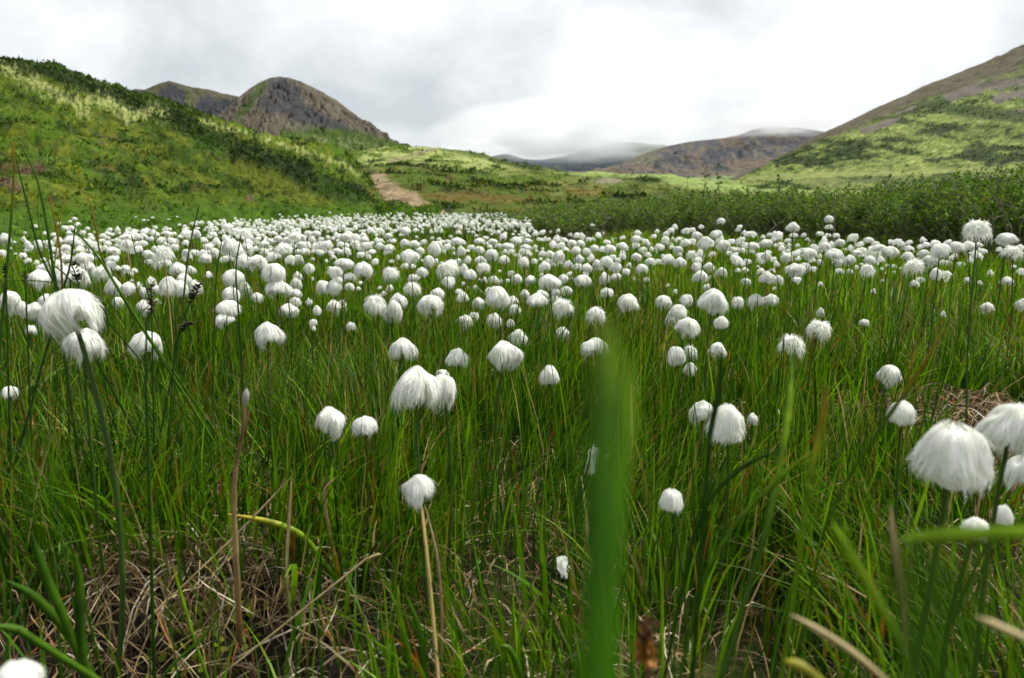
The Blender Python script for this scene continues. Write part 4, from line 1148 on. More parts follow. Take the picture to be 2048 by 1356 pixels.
# crops of the crowded band: (crop origin x, scale, entries X, Y, W, H in crop pixels, upper row at y = 430)
BAND = [(0, 5.12, """50,245,105,120 20,385,60,70 145,278,35,30 240,235,45,38 250,262,42,34 300,330,70,70 275,360,50,40 285,470,80,50 375,493,60,62 235,412,60,60 365,118,45,35 763,42,58,38
717,65,42,30 795,92,68,46 670,132,76,60 735,135,84,66 898,138,58,48 842,180,64,64 600,88,40,28 925,203,58,42 370,278,45,40 430,305,70,70 500,300,90,90 590,262,100,80 725,262,130,100 675,345,100,80
790,368,80,50 955,310,130,86 1040,265,72,50 1072,338,76,82 1150,368,106,84 1125,455,84,84 1185,448,76,72 1285,228,110,64 1045,210,55,45 1310,300,110,100 1405,290,64,60 1220,188,40,32
1512,403,104,84 1680,400,200,180,s 1530,475,76,52 1605,515,70,56 1690,490,110,70 1820,555,165,140 1955,568,90,80 1283,550,96,74 1375,568,70,60 680,455,140,100 850,445,180,120 900,530,150,130 1035,595,190,150,s
560,520,150,140 600,610,160,130 820,610,130,120 745,650,90,90 545,418,60,42 605,392,60,50 440,458,50,45 1375,170,60,48 1405,162,34,28 1470,205,70,50 1580,185,60,40 1510,240,50,50 1440,235,60,50
1690,150,60,40 1735,145,46,34 1710,190,90,50 1650,260,90,70 1800,280,80,70 1890,190,70,56 2000,190,100,84 2022,135,50,30 1910,395,90,90 1990,380,80,60 1900,290,80,60 1470,300,46,36 1440,355,50,44
1350,355,60,50 1715,305,50,36 1800,350,50,36 1580,345,70,50 860,270,60,60 820,310,50,60 1000,435,50,50 460,190,44,36 545,200,60,50 970,175,26,26 255,180,30,26 105,340,30,22 158,395,30,24 1350,672,36,30
1780,190,60,40 1110,275,40,34 1155,262,50,24 1130,198,46,34 1160,200,36,34 1390,20,22,16 1560,25,30,20 1470,55,44,22 1515,52,22,16 1815,20,24,16 1730,45,34,12"""),
        (400, 5.12, """40,255,85,75 150,385,100,100 90,325,90,70 55,445,125,96 300,330,150,180 385,370,120,130 460,190,140,100 445,478,135,156 585,490,165,156 90,610,72,86 850,355,200,130 900,460,80,60
1020,470,90,80 1118,548,120,108 1000,625,86,84 1048,662,34,36 1155,658,56,50 1480,500,190,106 1670,565,205,170 1385,590,150,126 1410,670,110,100 1530,640,120,100 1530,740,100,90 1955,605,190,150,s 1790,480,80,90
1725,430,76,56 1640,405,88,64 1960,475,60,50 1300,475,46,44 1330,542,50,44 1645,695,54,48 1620,752,58,50 1838,750,50,44 1943,752,74,76 1880,810,64,60 965,230,130,90 1040,240,90,90 1490,225,130,80
1580,225,120,70 1680,255,90,70 1240,250,60,56 1110,190,90,60 1190,190,100,60 1080,375,100,70 1170,370,70,60 1410,370,100,60 1310,320,100,80 660,300,110,70 570,345,80,70 660,380,100,90 1040,310,110,80
800,240,90,60 1700,320,120,80 1940,340,120,80 1840,320,90,70 1590,290,90,60 1920,380,100,60 750,190,90,50 640,210,70,40 1760,380,90,60 1230,385,90,60 480,330,110,80 1130,260,50,50 1360,240,70,50
260,220,50,40 130,200,70,40 180,290,80,40 890,260,90,60 740,270,90,60 590,250,80,50 520,240,70,60 1240,320,80,70 1180,310,70,60 940,310,70,60 330,455,60,60 250,455,50,50 1150,450,44,40 1360,430,80,60
1440,300,80,60 1480,360,40,40 1520,390,60,40 1800,460,50,40 2030,440,40,60 240,180,40,26 140,150,40,26 110,190,50,36 45,155,36,30 340,190,60,40 380,180,50,40 430,235,60,50 560,190,70,40 600,215,60,40
690,180,70,40 850,200,60,40 990,150,70,44 1250,120,70,36 1330,135,60,40 1380,150,60,36 1470,125,60,36 1540,150,50,30 1780,165,44,30 1860,190,50,36 1930,215,90,60 1850,265,70,60 1980,270,70,50 1750,290,70,50"""),
        (800, 5.12, """60,165,115,90 50,290,110,90 150,300,110,80 240,275,80,70 205,370,90,80 100,425,210,140 50,520,80,60 130,525,70,60 350,345,135,150 395,300,80,80 295,480,110,130 225,590,125,108 140,650,116,86
490,560,245,180,s 500,690,140,120 530,490,100,70 600,480,90,70 690,468,80,84 655,560,100,120 720,610,136,108 588,275,140,90 622,370,95,110 690,365,60,40 730,330,80,60 810,360,95,80 855,540,150,108,s
820,460,110,80 940,410,140,120 1065,455,115,85 1055,220,75,70 950,275,100,60 810,265,110,60 880,230,70,40 1100,320,150,70 1080,375,80,60 1140,375,60,60 1190,260,130,70 1275,375,130,90 1265,480,138,108
1378,475,60,60 1305,215,72,54 1385,195,64,54 1455,180,72,54 1305,270,100,60 1430,250,80,50 1540,410,110,90 1630,425,120,130 1480,530,130,110 1545,500,90,90 1455,400,80,60 1810,210,80,80 1860,225,80,80
1930,250,60,50 1980,255,50,50 2030,215,70,70 1540,175,34,28 1620,160,44,46 1970,105,50,28 1340,103,20,20 1745,200,50,40 1570,310,90,80 1650,310,90,80 1800,360,110,80 1760,290,110,70 1850,290,100,70 1910,375,95,80
1725,510,96,86 1835,450,104,90 1955,445,90,76 1825,530,90,80 1915,545,110,100 2020,515,110,120 960,668,120,90 1035,680,46,60 1095,672,55,50 1200,655,118,100 865,660,60,70 1138,597,76,66 1335,668,125,100
1675,655,115,100 1735,600,70,56 1760,650,60,60 1870,675,170,125 1700,780,124,100 1990,340,100,70 1690,350,80,60 480,330,90,80 560,280,60,60 1290,330,120,60 545,340,40,36 550,395,40,36 440,370,60,70
1220,420,50,60 1180,410,50,40 1340,400,40,40 700,170,36,30 780,210,46,36 1160,200,40,30 1220,200,36,30 1270,160,50,40 1215,110,24,20 940,195,36,30 330,235,50,36 170,225,40,30 400,245,50,36 600,180,60,36
520,220,46,34 1520,250,70,50 1600,250,70,50 1680,255,80,50 1480,250,60,50 430,270,70,50 490,270,70,50 650,280,60,50 1000,310,70,60 920,330,60,50 880,290,60,40 1380,330,60,60 1400,370,34,30 1460,350,36,34
1440,450,50,40 1510,460,50,40 1640,490,60,50 1900,600,60,50 1450,620,60,50 370,470,50,60 1020,575,40,36 650,700,36,40 770,740,50,50 700,745,36,40 815,660,20,24 225,465,30,30"""),
        (1200, 5.12, """25,190,50,42 70,275,90,56 125,255,50,40 165,250,40,34 232,238,62,48 385,188,82,62 550,218,76,56 465,270,90,80 585,170,62,42 630,215,50,46 680,190,70,58 728,160,70,66 768,128,66,60 875,165,80,66
945,152,70,60 1035,122,60,58 1238,65,92,70 1430,120,66,54 1410,155,60,46 1540,200,135,70 1475,185,60,48 1735,200,62,50 1805,205,56,44 1670,228,60,54 1775,250,60,46 1978,125,124,98 1980,205,90,60 1995,265,60,60
1920,260,70,58 1612,268,50,40 1565,320,120,80 1700,290,130,80 1480,255,50,46 1430,280,100,80 1345,270,90,70 1265,315,145,116 1190,200,125,86 1255,208,46,40 1080,285,165,126 990,210,110,80 870,290,110,90 940,275,90,70
670,260,100,90 800,360,95,80 810,405,80,50 800,250,90,60 370,250,110,80 370,310,76,60 440,355,86,70 370,430,110,80 490,405,90,70 510,480,120,86 580,490,80,76 700,455,130,108 645,480,80,80 820,485,130,106
65,490,150,135 160,540,120,116 230,430,80,76 130,430,80,60 185,460,60,50 300,510,60,60 265,580,90,80 425,555,125,108 475,665,66,74 350,660,40,50 165,635,110,76 45,650,110,125 70,795,130,100 695,720,40,50
770,780,40,46 940,410,120,96 1030,410,90,100 1000,470,110,80 1148,400,80,70 1385,410,66,54 1460,362,90,60 990,535,105,96 1115,535,115,98 1028,630,160,126 1245,590,115,104 1100,745,95,80 1135,640,40,40
1490,690,105,88 1410,565,66,60 1485,560,80,60 1470,505,70,50 1515,475,74,60 1620,527,34,36 1710,640,145,128 1825,668,110,100 1765,565,70,46 1790,752,44,46 1775,455,80,70 1700,420,110,86 1905,440,110,88
1880,395,60,44 1625,415,60,44 1620,365,60,46 1720,380,80,60 1860,340,80,80 1930,320,60,80 2020,320,56,54 2030,395,80,74 230,320,130,80 230,385,70,60 100,350,130,90 25,350,90,80 560,370,60,70 620,330,80,70
1320,390,70,60 1990,560,150,130 2010,660,90,60 260,350,70,60 300,270,50,44 350,235,60,44 420,240,50,50 500,300,50,50 590,320,60,50 740,260,60,80 730,330,60,60 850,250,60,50 530,350,50,50 640,420,60,50
760,340,50,60 720,300,60,50 1360,350,70,60 1410,350,70,50 1520,370,60,50 1560,380,60,50 1810,270,50,40 1800,310,60,50 1850,300,70,50 1915,370,70,40 1650,440,80,40 1330,340,60,50 1150,310,60,50"""),
        (1600, 4.571, """265,37,84,66 262,108,74,56 180,170,70,50 252,185,64,50 225,208,52,40 332,187,56,46 30,190,56,48 65,222,50,40 90,252,52,48 125,248,40,44 10,150,50,50 230,290,110,86 290,270,70,50 362,255,96,70 160,320,80,60
75,355,140,106 310,355,150,96 410,320,56,50 465,310,60,66 515,347,86,58 548,275,76,62 625,238,90,70 690,262,70,54 345,430,96,84 452,412,115,95 45,460,80,68 110,492,76,66 180,425,56,50 515,480,40,42
615,510,140,126 450,520,66,58 650,320,80,80 720,305,110,76 640,410,100,78 735,410,80,64 820,340,145,108 835,245,68,56 890,250,70,76 930,265,60,56 995,255,70,50 1000,305,80,66 985,375,110,76 1125,230,66,48 1100,295,60,50
1155,270,80,62 1235,260,80,62 1350,250,60,50 1130,355,90,76 1280,330,190,130 1430,300,130,106 1535,295,130,116 1625,275,90,48 1195,420,140,106 1040,475,190,150,s 1615,150,245,216,s 1885,225,170,118 1760,230,45,40
1940,345,180,126 2010,300,80,76 1665,328,80,50 1470,452,66,54 1350,435,60,48 1415,370,60,50 1562,416,50,48 1245,540,105,110,k 1105,595,70,64 1040,630,90,68 1527,590,45,46,k 1643,618,38,40 1735,535,60,60 1892,603,104,78
2025,520,80,88 862,465,40,40 865,526,42,50 797,460,40,34 748,492,28,30 788,530,26,30 752,600,34,34,k 672,692,45,48 188,630,56,50,k 1955,470,50,36 1820,315,60,60 0,510,90,120 560,450,36,30 180,380,46,44 660,365,70,50
700,440,50,40 940,310,50,40 1050,340,40,30 1080,330,50,40 1500,340,50,40 1300,430,50,50 1380,395,50,40 1600,310,40,40 1300,370,50,40 380,390,50,40 310,400,50,40 90,300,50,40 20,320,60,50 280,320,50,40 920,485,26,22""")]

FL = [dict(u=a[0], v=a[1], w=a[2], h=a[3], k=a[4], lean=a[5], label=a[6], short=a[7]) for a in NEAR]
BAND_LABELS = {
    (1615, 150): ('tallest cottongrass head, a big combed wig standing above the meadow against the bushes', 'the tallest combed wig'),
    (1885, 225): ('rounded dome cottongrass head just beyond the tallest combed wig', 'the dome beyond the tall wig'),
    (1940, 345): ('open skirted cottongrass head on a straight dark stem under the rounded dome', None),
    (1245, 540): ('cottongrass head showing brown scales, hair falling to one side on a leaning stem', 'the leaning brown scaled head'),
    (1040, 475): ('matted cottongrass wig with wild lower strands on a stout dark stem', 'the matted wig'),
    (615, 510): ('spherical woolly cottongrass head with one stray lock', 'the woolly sphere'),
    (820, 340): ('shaggy roofed cottongrass head on a thin stem in front of a white row', 'the shaggy roof head'),
    (1680, 400): ('untidy cottongrass wig with hair blown sideways in the crowded white band', 'the blown wig'),
    (1820, 555): ('broad loaf shaped cottongrass head below the blown wig', 'the loaf shaped head'),
    (725, 262): ('plump cottongrass head behind the rush stems, largest of the far cluster', 'the plump head behind rushes'),
    (850, 445): ('wide cottongrass head crossed by two slanting rushes', 'the wide crossed head'),
    (1035, 595): ('tattered cottongrass head with loose strands under slanting rushes', 'the tattered head'),
    (50, 245): ('cottongrass head cut by the frame edge above the others there', 'the upper edge head'),
    (1955, 605): ('fur ball cottongrass head with upright bristly hair', 'the bristly fur ball'),
    (1670, 565): ('large hanging cottongrass bonnet with a tiny one behind its hem', 'the hanging bonnet'),
    (1480, 500): ('wide low cottongrass umbrella partly behind two smaller heads', 'the low umbrella'),
    (1118, 548): ('acorn shaped cottongrass head alone on a thin green stem', 'the acorn shaped head'),
    (850, 355): ('broad cottongrass parasol in the white band with dark stem below', 'the broad parasol'),
    (445, 478): ('tall egg of cotton touching a looser head in the white band', 'the tall egg head'),
    (300, 330): ('peaked cottongrass cap merging with its neighbour in the white band', 'the peaked cap'),
    (100, 425): ('greenish crowned cottongrass umbrella with veil over a second one', 'the green crowned umbrella'),
    (490, 560): ('large fringed cottongrass wig hanging over a narrow head', 'the large fringed wig'),
    (720, 610): ('smooth fluffy bun of cottongrass beside the large fringed wig', 'the smooth bun'),
    (940, 410): ('plump tilted cottongrass head with ragged hem in the crowd', 'the ragged hem head'),
    (1265, 480): ('combed cottongrass head hanging with even skirt among many', 'the even skirted head'),
    (1870, 675): ('flat combed cottongrass cap with a stem crossing before it', 'the flat combed cap'),
    (1480, 530): ('cottongrass head with dark parting and a partner leaning on it', 'the dark parted head'),
    (1028, 630): ('bell shaped cottongrass head standing clear of the grass above the bonnet', 'the bell shaped head'),
    (1080, 285): ('broad cottongrass canopy on a long dark stem rising from the crowd', 'the long stemmed canopy'),
    (1710, 640): ('tent shaped cottongrass head with a round one at its side', 'the tent shaped head'),
    (1978, 125): ('cottongrass head standing highest of its group just before the bushes', 'the high group head'),
    (1238, 65): ('lone cottongrass head lifted in front of the dark bushes on a leaning stem', 'the lone head by the bushes'),
    (1245, 590): ('triangular cottongrass cap with pale stem between the bell and the bushes', 'the triangular cap'),
    (700, 455): ('cottongrass hood with scalloped edge on a thick dark stem', 'the scalloped hood'),
    (425, 555): ('veined cottongrass dome with greyish centre at the front of the crowd', 'the veined dome'),
    (265, 37): ('upper of two round heads stacked before the dead grey stump', 'the stacked round heads'),
    (262, 108): ('lower of two round heads stacked before the dead grey stump', None),
    (1540, 200): ('long oblong cottongrass head lying sideways before the bushes', 'the oblong head'),
    (60, 165): ('broad cottongrass cap rising above the far white band on a dark stem', 'the cap above the far band'),
    (763, 42): ('topmost small cottongrass head of the far outliers on the lawn', 'the topmost outlier'),
}
for x0, scale, txt in BAND:
    for e in txt.split():
        q = e.split(',')
        X, Y, W, H = map(float, q[:4])
        kk = q[4] if len(q) > 4 else ('s' if RNG.random() < 0.16 else 'b' if W < 58 and RNG.random() < 0.5 else 'm')
        lb, sh = BAND_LABELS.pop((int(X), int(Y)), (None, None)) if (int(X), int(Y)) in BAND_LABELS else (None, None)
        u, v = x0 + X / scale, 430 + Y / scale
        FL.append(dict(u=u, v=v, w=W / scale, h=H / scale, k=kk, lean=float(RNG.normal() * 5), label=lb, short=sh))

# distance: from apparent width, but the head must stay above the ground
DIST = {(145, 628): 0.66, (838, 979): 0.50, (1903, 912): 0.40, (2022, 862): 0.47, (1455, 848): 0.60, (832, 776): 0.62, (885, 785): 0.66, (36, 1348): 0.30,
        (1805, 826): 0.66, (168, 692): 0.72, (1953, 1056): 0.50, (2006, 1029): 0.56}
for f in FL:
    r = ray(f['u'], f['v']); s = -r[2] / math.hypot(r[0], r[1])
    real = RNG.uniform(0.040, 0.048) if f['w'] > 30 else RNG.uniform(0.036, 0.044)
    d = real * FPX / max(f['w'], 5.0)
    zmin = RNG.uniform(0.13, 0.19)
    if s > 0:
        d = min(d, (CAM_H - zmin) / s)
    d = DIST.get((f['u'], f['v']), d)
    d = min(d, 13.0)
    f['d'] = d
    f['P'] = at(f['u'], f['v'], d)
    dep = float((f['P'] - np.array([0, 0, CAM_H])) @ FWD)
    q = 0.93 if f['w'] > 50 else 0.95
    f['sw'] = q * f['w'] / FPX * dep; f['sh'] = q * f['h'] / FPX * dep
FL.sort(key=lambda f: -f['w'])
seen = lambda f: -20 < f['u'] < 2068 and f['v'] < 1400
TOP = [f for f in FL if seen(f)][:300]
REST = FL[:]
for f in TOP:
    REST.remove(f)

# labels: an own one where written above; else by kind and by the nearest named neighbour
MARKS = [f for f in TOP if f['short']]
def kind_words(f):
    w = {'m': 'hanging', 's': 'shaggy', 'b': 'round', 'k': 'brown scaled'}[f['k']]
    z = 'tiny' if f['w'] < 15 else 'small' if f['w'] < 20 else 'medium' if f['w'] < 30 else 'large'
    return z, w
def rel(f, m):
    du, dv = f['u'] - m['u'], f['v'] - m['v']
    a = math.degrees(math.atan2(-dv, du)) % 360
    return ['right of', 'up and right of', 'above', 'up and left of', 'left of', 'down and left of', 'below', 'down and right of'][int(((a + 22.5) % 360) // 45)]
bins = {}
for f in TOP:
    if f['label']:
        continue
    m = min(MARKS, key=lambda m: math.hypot(f['u'] - m['u'], (f['v'] - m['v']) * 1.6))
    z, w = kind_words(f)
    f['near'] = math.hypot(f['u'] - m['u'], f['v'] - m['v'])
    bins.setdefault((z, w, rel(f, m), m['short']), []).append(f)
for (z, w, rl, sh), L in bins.items():
    L.sort(key=lambda f: f['near'])
    words = [''] if len(L) == 1 else ['nearer ', 'farther '] if len(L) == 2 else ['nearest ', 'second nearest ', 'third nearest ', 'fourth nearest ', 'fifth nearest ', 'sixth nearest ', 'seventh nearest '][:len(L)]
    for f, q in zip(L, words):
        f['label'] = f'{q}{z} {w} cottongrass head {rl} {sh}'


def add_flower(f, i):
    kind = {'m': 'mop', 's': 'shaggy', 'b': 'ball', 'k': 'ball'}[f['k']]
    me, lo, hi = HEADS[kind][i % len(HEADS[kind])]
    rg = np.random.default_rng(5000 + i)
    ctr = Vector(f['P'])
    sx = f['sw'] / (hi[0] - lo[0]); sz = f['sh'] / (hi[2] - lo[2]) * 1.04
    # the narrower head of a far one keeps its depth
    sy = sx * rg.uniform(0.9, 1.05)
    rz = rg.uniform(0, 2 * PI)
    lean = math.radians(f['lean'])
    mid = Vector((0, 0, (lo[2] + hi[2]) / 2 * sz))
    rot = Matrix.Rotation(lean, 4, 'Y') @ Matrix.Rotation(rg.normal() * 0.08, 4, 'X')
    recept = ctr - (rot @ mid)
    straw = f['label'] is not None and 'straw' in f['label'] or (rg.random() < 0.05 and f['w'] < 45)
    # stem foot: a little to one side, on the ground
    off = rg.normal(size=2) * 0.012
    if (f['u'], f['v']) == (145, 628): off = np.array([0.008, -0.02])
    if (f['u'], f['v']) == (838, 979): off = np.array([0.02, -0.05])
    if kind == 'ball' and f['lean'] > 20: off = off * 2
    bx, by = recept.x + off[0], recept.y + off[1]
    base = Vector((bx, by, float(gz(bx, by)) - 0.01))
    root = empty('cottongrass_flower', base, f['label'], 'flower', 'cottongrass flowers of the meadow')
    hd = bpy.data.objects.new('flower_head', me)
    COL.objects.link(hd); hd.parent = root
    hd.matrix_local = Matrix.Translation(recept - base) @ rot @ Matrix.Rotation(rz, 4, 'Z') @ Matrix.Diagonal((sx, sy, sz, 1))
    top = recept + rot @ Vector((0, 0, -0.02 * sz))
    vec = top - base
    st = bpy.data.objects.new('stem', (STRAW_STEMS if straw else STEMS)[i % (2 if straw else 6)])
    COL.objects.link(st); st.parent = root
    rad = 0.00125 * rg.uniform(0.85, 1.15) * (1.25 if f['w'] > 55 else 1.0) * (1.5 if (f['u'], f['v']) == (145, 628) else 1)
    q = Vector((0, 0, 1)).rotation_difference(vec.normalized())
    st.matrix_local = q.to_matrix().to_4x4() @ Matrix.Rotation(rg.uniform(0, 6), 4, 'Z') @ Matrix.Diagonal((rad, rad, vec.length, 1))
    if f['k'] == 'k' or (f['u'], f['v']) == (1805, 826):
        br = bpy.data.objects.new('bracts', BRACTS)
        COL.objects.link(br); br.parent = hd
        br.matrix_local = hd.matrix_local.inverted() @ Matrix.Translation(recept - base) @ rot @ Matrix.Diagonal((sx * 1.12, sy * 1.12, sz * 1.1, 1))


for i, f in enumerate(TOP):
    add_flower(f, i)


# ---------------------------------------------------------------- the thousands behind, one mass
def small_template(kind, seed):
    V1, F1 = lock_head(kind, 46, 3, seed, 0.055)
    V2, F2 = core(kind, seed + 1, 10, 6, 0.86)
    V, F, _ = join([(V1, F1), (V2, F2)])
    V = warp(V, seed, 0.13)
    s = 1.0 / (np.percentile(V[:, 0], 99) - np.percentile(V[:, 0], 1))
    return V * s, F[0]


def mass():
    rg = np.random.default_rng(77)
    bu = [-400, 0, 60, 150, 300, 360, 400, 500, 700, 1000, 1050, 1075, 1130, 1200, 1400, 1600, 1700, 2048, 2400]
    bd = [3.0, 3.3, 3.6, 4.5, 5.5, 6.5, 9, 11, 13.5, 13.5, 12.5, 7, 4.6, 4.0, 4.6, 3.7, 3.3, 3.1, 3.1]
    # (wool only) uniform over the marsh, thinned by patches
    n = 10500
    r = np.sqrt(2.1 ** 2 + rg.random(n) * (13.5 ** 2 - 2.1 ** 2)); a = np.radians(rg.uniform(-46, 46, n))
    x, y = r * np.sin(a), r * np.cos(a)
    z = gz(x, y) + rg.uniform(0.17, 0.285, n) - 0.02 * ss(5, 9, r)
    P = np.stack([x, y, z], -1)
    u, v = proj(P)
    lim = np.interp(u, bu, bd)
    patch = fbm(x * 0.8, y * 0.8, 78, 3)
    keep = (r < lim * rg.uniform(0.86, 1.03, n)) & (rg.random(n) < np.where(r < 3.0, 0.5 * ss(2.1, 3.0, r), 1.0) * ss(0.38, 0.50, patch)) 
    # looser, greener gap across the left part of the marsh
    keep &= ~((r > 4.7) & (r < 6.3) & (u < 1100) & (rg.random(n) < 0.55))
    P, r = P[keep], r[keep]
    W = rg.uniform(0.026, 0.048, len(P)); H = W * rg.uniform(0.68, 1.0, len(P))
    ex = [(f['P'], f['sw'], f['sh']) for f in REST if f['w'] < 60]
    P = np.concatenate([P, np.array([e[0] for e in ex])]); W = np.concatenate([W, [e[1] for e in ex]]); H = np.concatenate([H, [e[2] for e in ex]])
    T = [small_template(k, 930 + i * 7) for i, k in enumerate(['mop', 'mop', 'ball', 'mop', 'shaggy', 'mop', 'ball', 'mop'])]
    Vs, Fs, o = [], [], 0
    idx = rg.integers(0, len(T), len(P))
    for ti, (tv, tf) in enumerate(T):
        m = np.where(idx == ti)[0]
        if not len(m): continue
        rz = rg.uniform(0, 2 * PI, len(m)); ln = rg.normal(size=len(m)) * 0.13
        c, s = np.cos(rz)[:, None], np.sin(rz)[:, None]
        zz = tv[None, :, 2] + 0.05
        X = tv[None, :, 0] * c - tv[None, :, 1] * s; Y = tv[None, :, 0] * s + tv[None, :, 1] * c
        X = X + zz * ln[:, None]
        V = np.stack([X * W[m][:, None], Y * W[m][:, None], zz * H[m][:, None] * 1.25], -1) + P[m][:, None, :]
        Vs.append(V.reshape(-1, 3)); nv = len(tv)
        Fs.append((tf[None] + (o + np.arange(len(m)) * nv)[:, None, None]).reshape(-1, 4)); o += len(m) * nv
    ob = mesh_np('cottongrass_tufts', np.concatenate(Vs), np.concatenate(Fs), M_cotton)
    tag(ob, kind='stuff')
    # their stems
    n = len(P); t = np.linspace(0, 1, 3)[None, :]
    bx = P[:, 0] + rg.normal(size=n) * 0.01; by = P[:, 1] + rg.normal(size=n) * 0.01
    B = np.stack([bx, by, gz(bx, by)], -1)
    C = B[:, None] + (P - B)[:, None] * t[..., None]
    wd = np.repeat(0.0011 * np.clip(np.hypot(bx, by) / 3.0, 0.9, 2.0)[:, None], 3, 1)
    V, F = ribbons(C, wd, np.tile(np.array([[1.0, 0, 0]]), (n, 1)))
    tag(mesh_np('cottongrass_stems', V, F, M_stem), kind='stuff')


mass()

# ---------------------------------------------------------------- willow thicket
def leaf_quads(P, D, size, rg):
    """Small folded willow leaves at P pointing along D."""
    n = len(P)
    s = np.cross(D, rg.normal(size=(n, 3))); s /= np.linalg.norm(s, axis=1)[:, None] + 1e-9
    L = size[:, None]; W = size[:, None] * 0.24
    V = np.stack([P, P + D * L * .45 + s * W, P + D * L, P + D * L * .45 - s * W], 1).reshape(-1, 3)
    F = np.arange(n)[:, None] * 4 + np.array([[0, 1, 2, 3]])
    return V, F


def bush_meshes(seed, h, spread, nstem, dens):
    rg = np.random.default_rng(seed)
    tw, LP, LD = [], [], []
    for i in range(nstem):
        a = rg.uniform(0, 2 * PI); out = spread * math.sqrt(rg.random()); hh = h * rg.uniform(0.48, 1.10) * (1 - 0.28 * (out / spread) ** 2)
        b = np.array([math.cos(a), math.sin(a)]) * out
        k = 7; t = np.linspace(0, 1, k)
        w = rg.normal(size=2) * 0.10
        P = np.stack([b[0] * (0.25 + 0.75 * t ** 0.8) + w[0] * t ** 2 + rg.normal(size=k) * 0.012, b[1] * (0.25 + 0.75 * t ** 0.8) + w[1] * t ** 2 + rg.normal(size=k) * 0.012, hh * t], -1)
        tw.append(tube(P, np.linspace(0.0045, 0.0012, k) * rg.uniform(0.7, 1.2), 3))
        segs = [P]
        for j in range(5):
            s0 = rg.uniform(0.25, 0.92); p0 = np.array([np.interp(s0, t, P[:, c]) for c in range(3)])
            aa = rg.uniform(0, 2 * PI); L = rg.uniform(0.10, 0.24) * (1.15 - 0.5 * s0)
            q = np.stack([p0 + np.array([math.cos(aa) * 0.6 * x, math.sin(aa) * 0.6 * x, x * 0.9 + 0.2 * x * x]) * L for x in np.linspace(0, 1, 4)])
            tw.append(tube(q, np.linspace(0.0020, 0.0008, 4), 3)); segs.append(q)
        for si, q in enumerate(segs):
            m = int((20 if si == 0 else 13) * dens)
            s = rg.uniform(0.22 if si == 0 else 0.1, 1, m) ** 0.8 * (len(q) - 1); ii = np.minimum(s.astype(int), len(q) - 2); ff = (s - ii)[:, None]
            p = q[ii] * (1 - ff) + q[ii + 1] * ff
            d = rg.normal(size=(m, 3)); d[:, 2] += 0.9; d /= np.linalg.norm(d, axis=1)[:, None]
            LP.append(p); LD.append(d)
    LP, LD = np.concatenate(LP), np.concatenate(LD)
    V, F = leaf_quads(LP, LD, rg.uniform(0.017, 0.036, len(LP)), rg)
    pal = np.array([[0.085, 0.185, 0.008], [0.035, 0.090, 0.005], [0.150, 0.245, 0.012], [0.24, 0.24, 0.03]])
    c = pal[rg.choice(4, len(LP), p=[0.42, 0.28, 0.24, 0.06])] * rg.uniform(0.75, 1.25, (len(LP), 1))
    fo = mesh_np('foliage', V, F, M_leaf, np.repeat(c, 4, 0), link=False)
    Vt, Ft, _ = join(tw)
    tg = mesh_np('stems', Vt, Ft, M_twig, None, link=False)
    r = (fo.data, tg.data)
    bpy.data.objects.remove(fo); bpy.data.objects.remove(tg)
    return r


BUSH = [bush_meshes(1000 + i, 0.62, 0.36, 30, 1.0) for i in range(5)]


def bush(x, y, sc_, rz, i, label, group='willow bushes of the thicket'):
    root = empty('willow_bush', (x, y, float(gz(x, y)) - 0.01), label, 'bush', group)
    root.rotation_euler = (0, 0, rz); root.scale = (sc_[0], sc_[0], sc_[1])
    for nm, me in (('foliage', BUSH[i % 5][0]), ('stems', BUSH[i % 5][1])):
        o = bpy.data.objects.new(nm, me); COL.objects.link(o); o.parent = root


rgb = np.random.default_rng(1100)
k = 0
# front row of the thicket: photograph x, distance, crown top in the photograph
front = [(1030, 12.5, 412), (1085, 9.5, 404), (1140, 7.8, 398), (1190, 6.6, 396), (1245, 6.2, 392), (1300, 6.0, 386), (1365, 5.6, 380), (1425, 5.5, 372), (1490, 5.4, 372),
         (1560, 5.3, 374), (1625, 5.2, 376), (1690, 5.2, 374), (1760, 5.1, 372), (1830, 5.0, 362), (1900, 5.0, 356), (1965, 4.8, 350), (2035, 4.6, 348), (2110, 4.6, 346), (2200, 4.6, 345)]
side = ['low willow bush at the thin outer end of the thicket, beside the far white band',
        'second low willow bush from the thin end of the thicket, behind the white band',
        'willow bush with bare grey roots beneath it, near the thin end of the thicket',
        'willow bush beside the pale forked branches at the edge of the meadow',
        'willow bush behind the crowded flowers, next to the forked pale branches',
        'willow bush with yellowish grass at its foot before the middle hill',
        'willow bush under the thin upright twig against the scree mountain',
        'willow bush below the two tall leafy shoots on the skyline',
        'bushy willow just past the two tall shoots, behind the long stemmed flowers',
        'dense willow bush in front of the foot of the green mountain',
        'willow bush just before the dead grey stump in the thicket',
        'willow bush directly beyond the dead grey stump in the thicket',
        'willow bush above the strip of bright grass behind the flowers',
        'willow bush behind the row of round flowers, brown ground above it',
        'taller willow bush behind the tallest combed flower head',
        'dark willow bush above the tallest combed flower head',
        'tall willow bush with bare arching twigs near the frame edge',
        'willow bush cut by the frame edge, tallest of the thicket', 'willow bush just outside the frame edge']
for j, (u, d, top) in enumerate(front):
    p = at(u, 430, d); g = float(gz(p[0], p[1]))
    hh = (CAM_H + (418 - top - 4) / FPX * d - g) * 0.93
    if u < 2180:
        bush(p[0], p[1], (max(0.9, d / 5.5 * 0.95), hh / 0.60), rgb.uniform(0, 6), j, side[j])
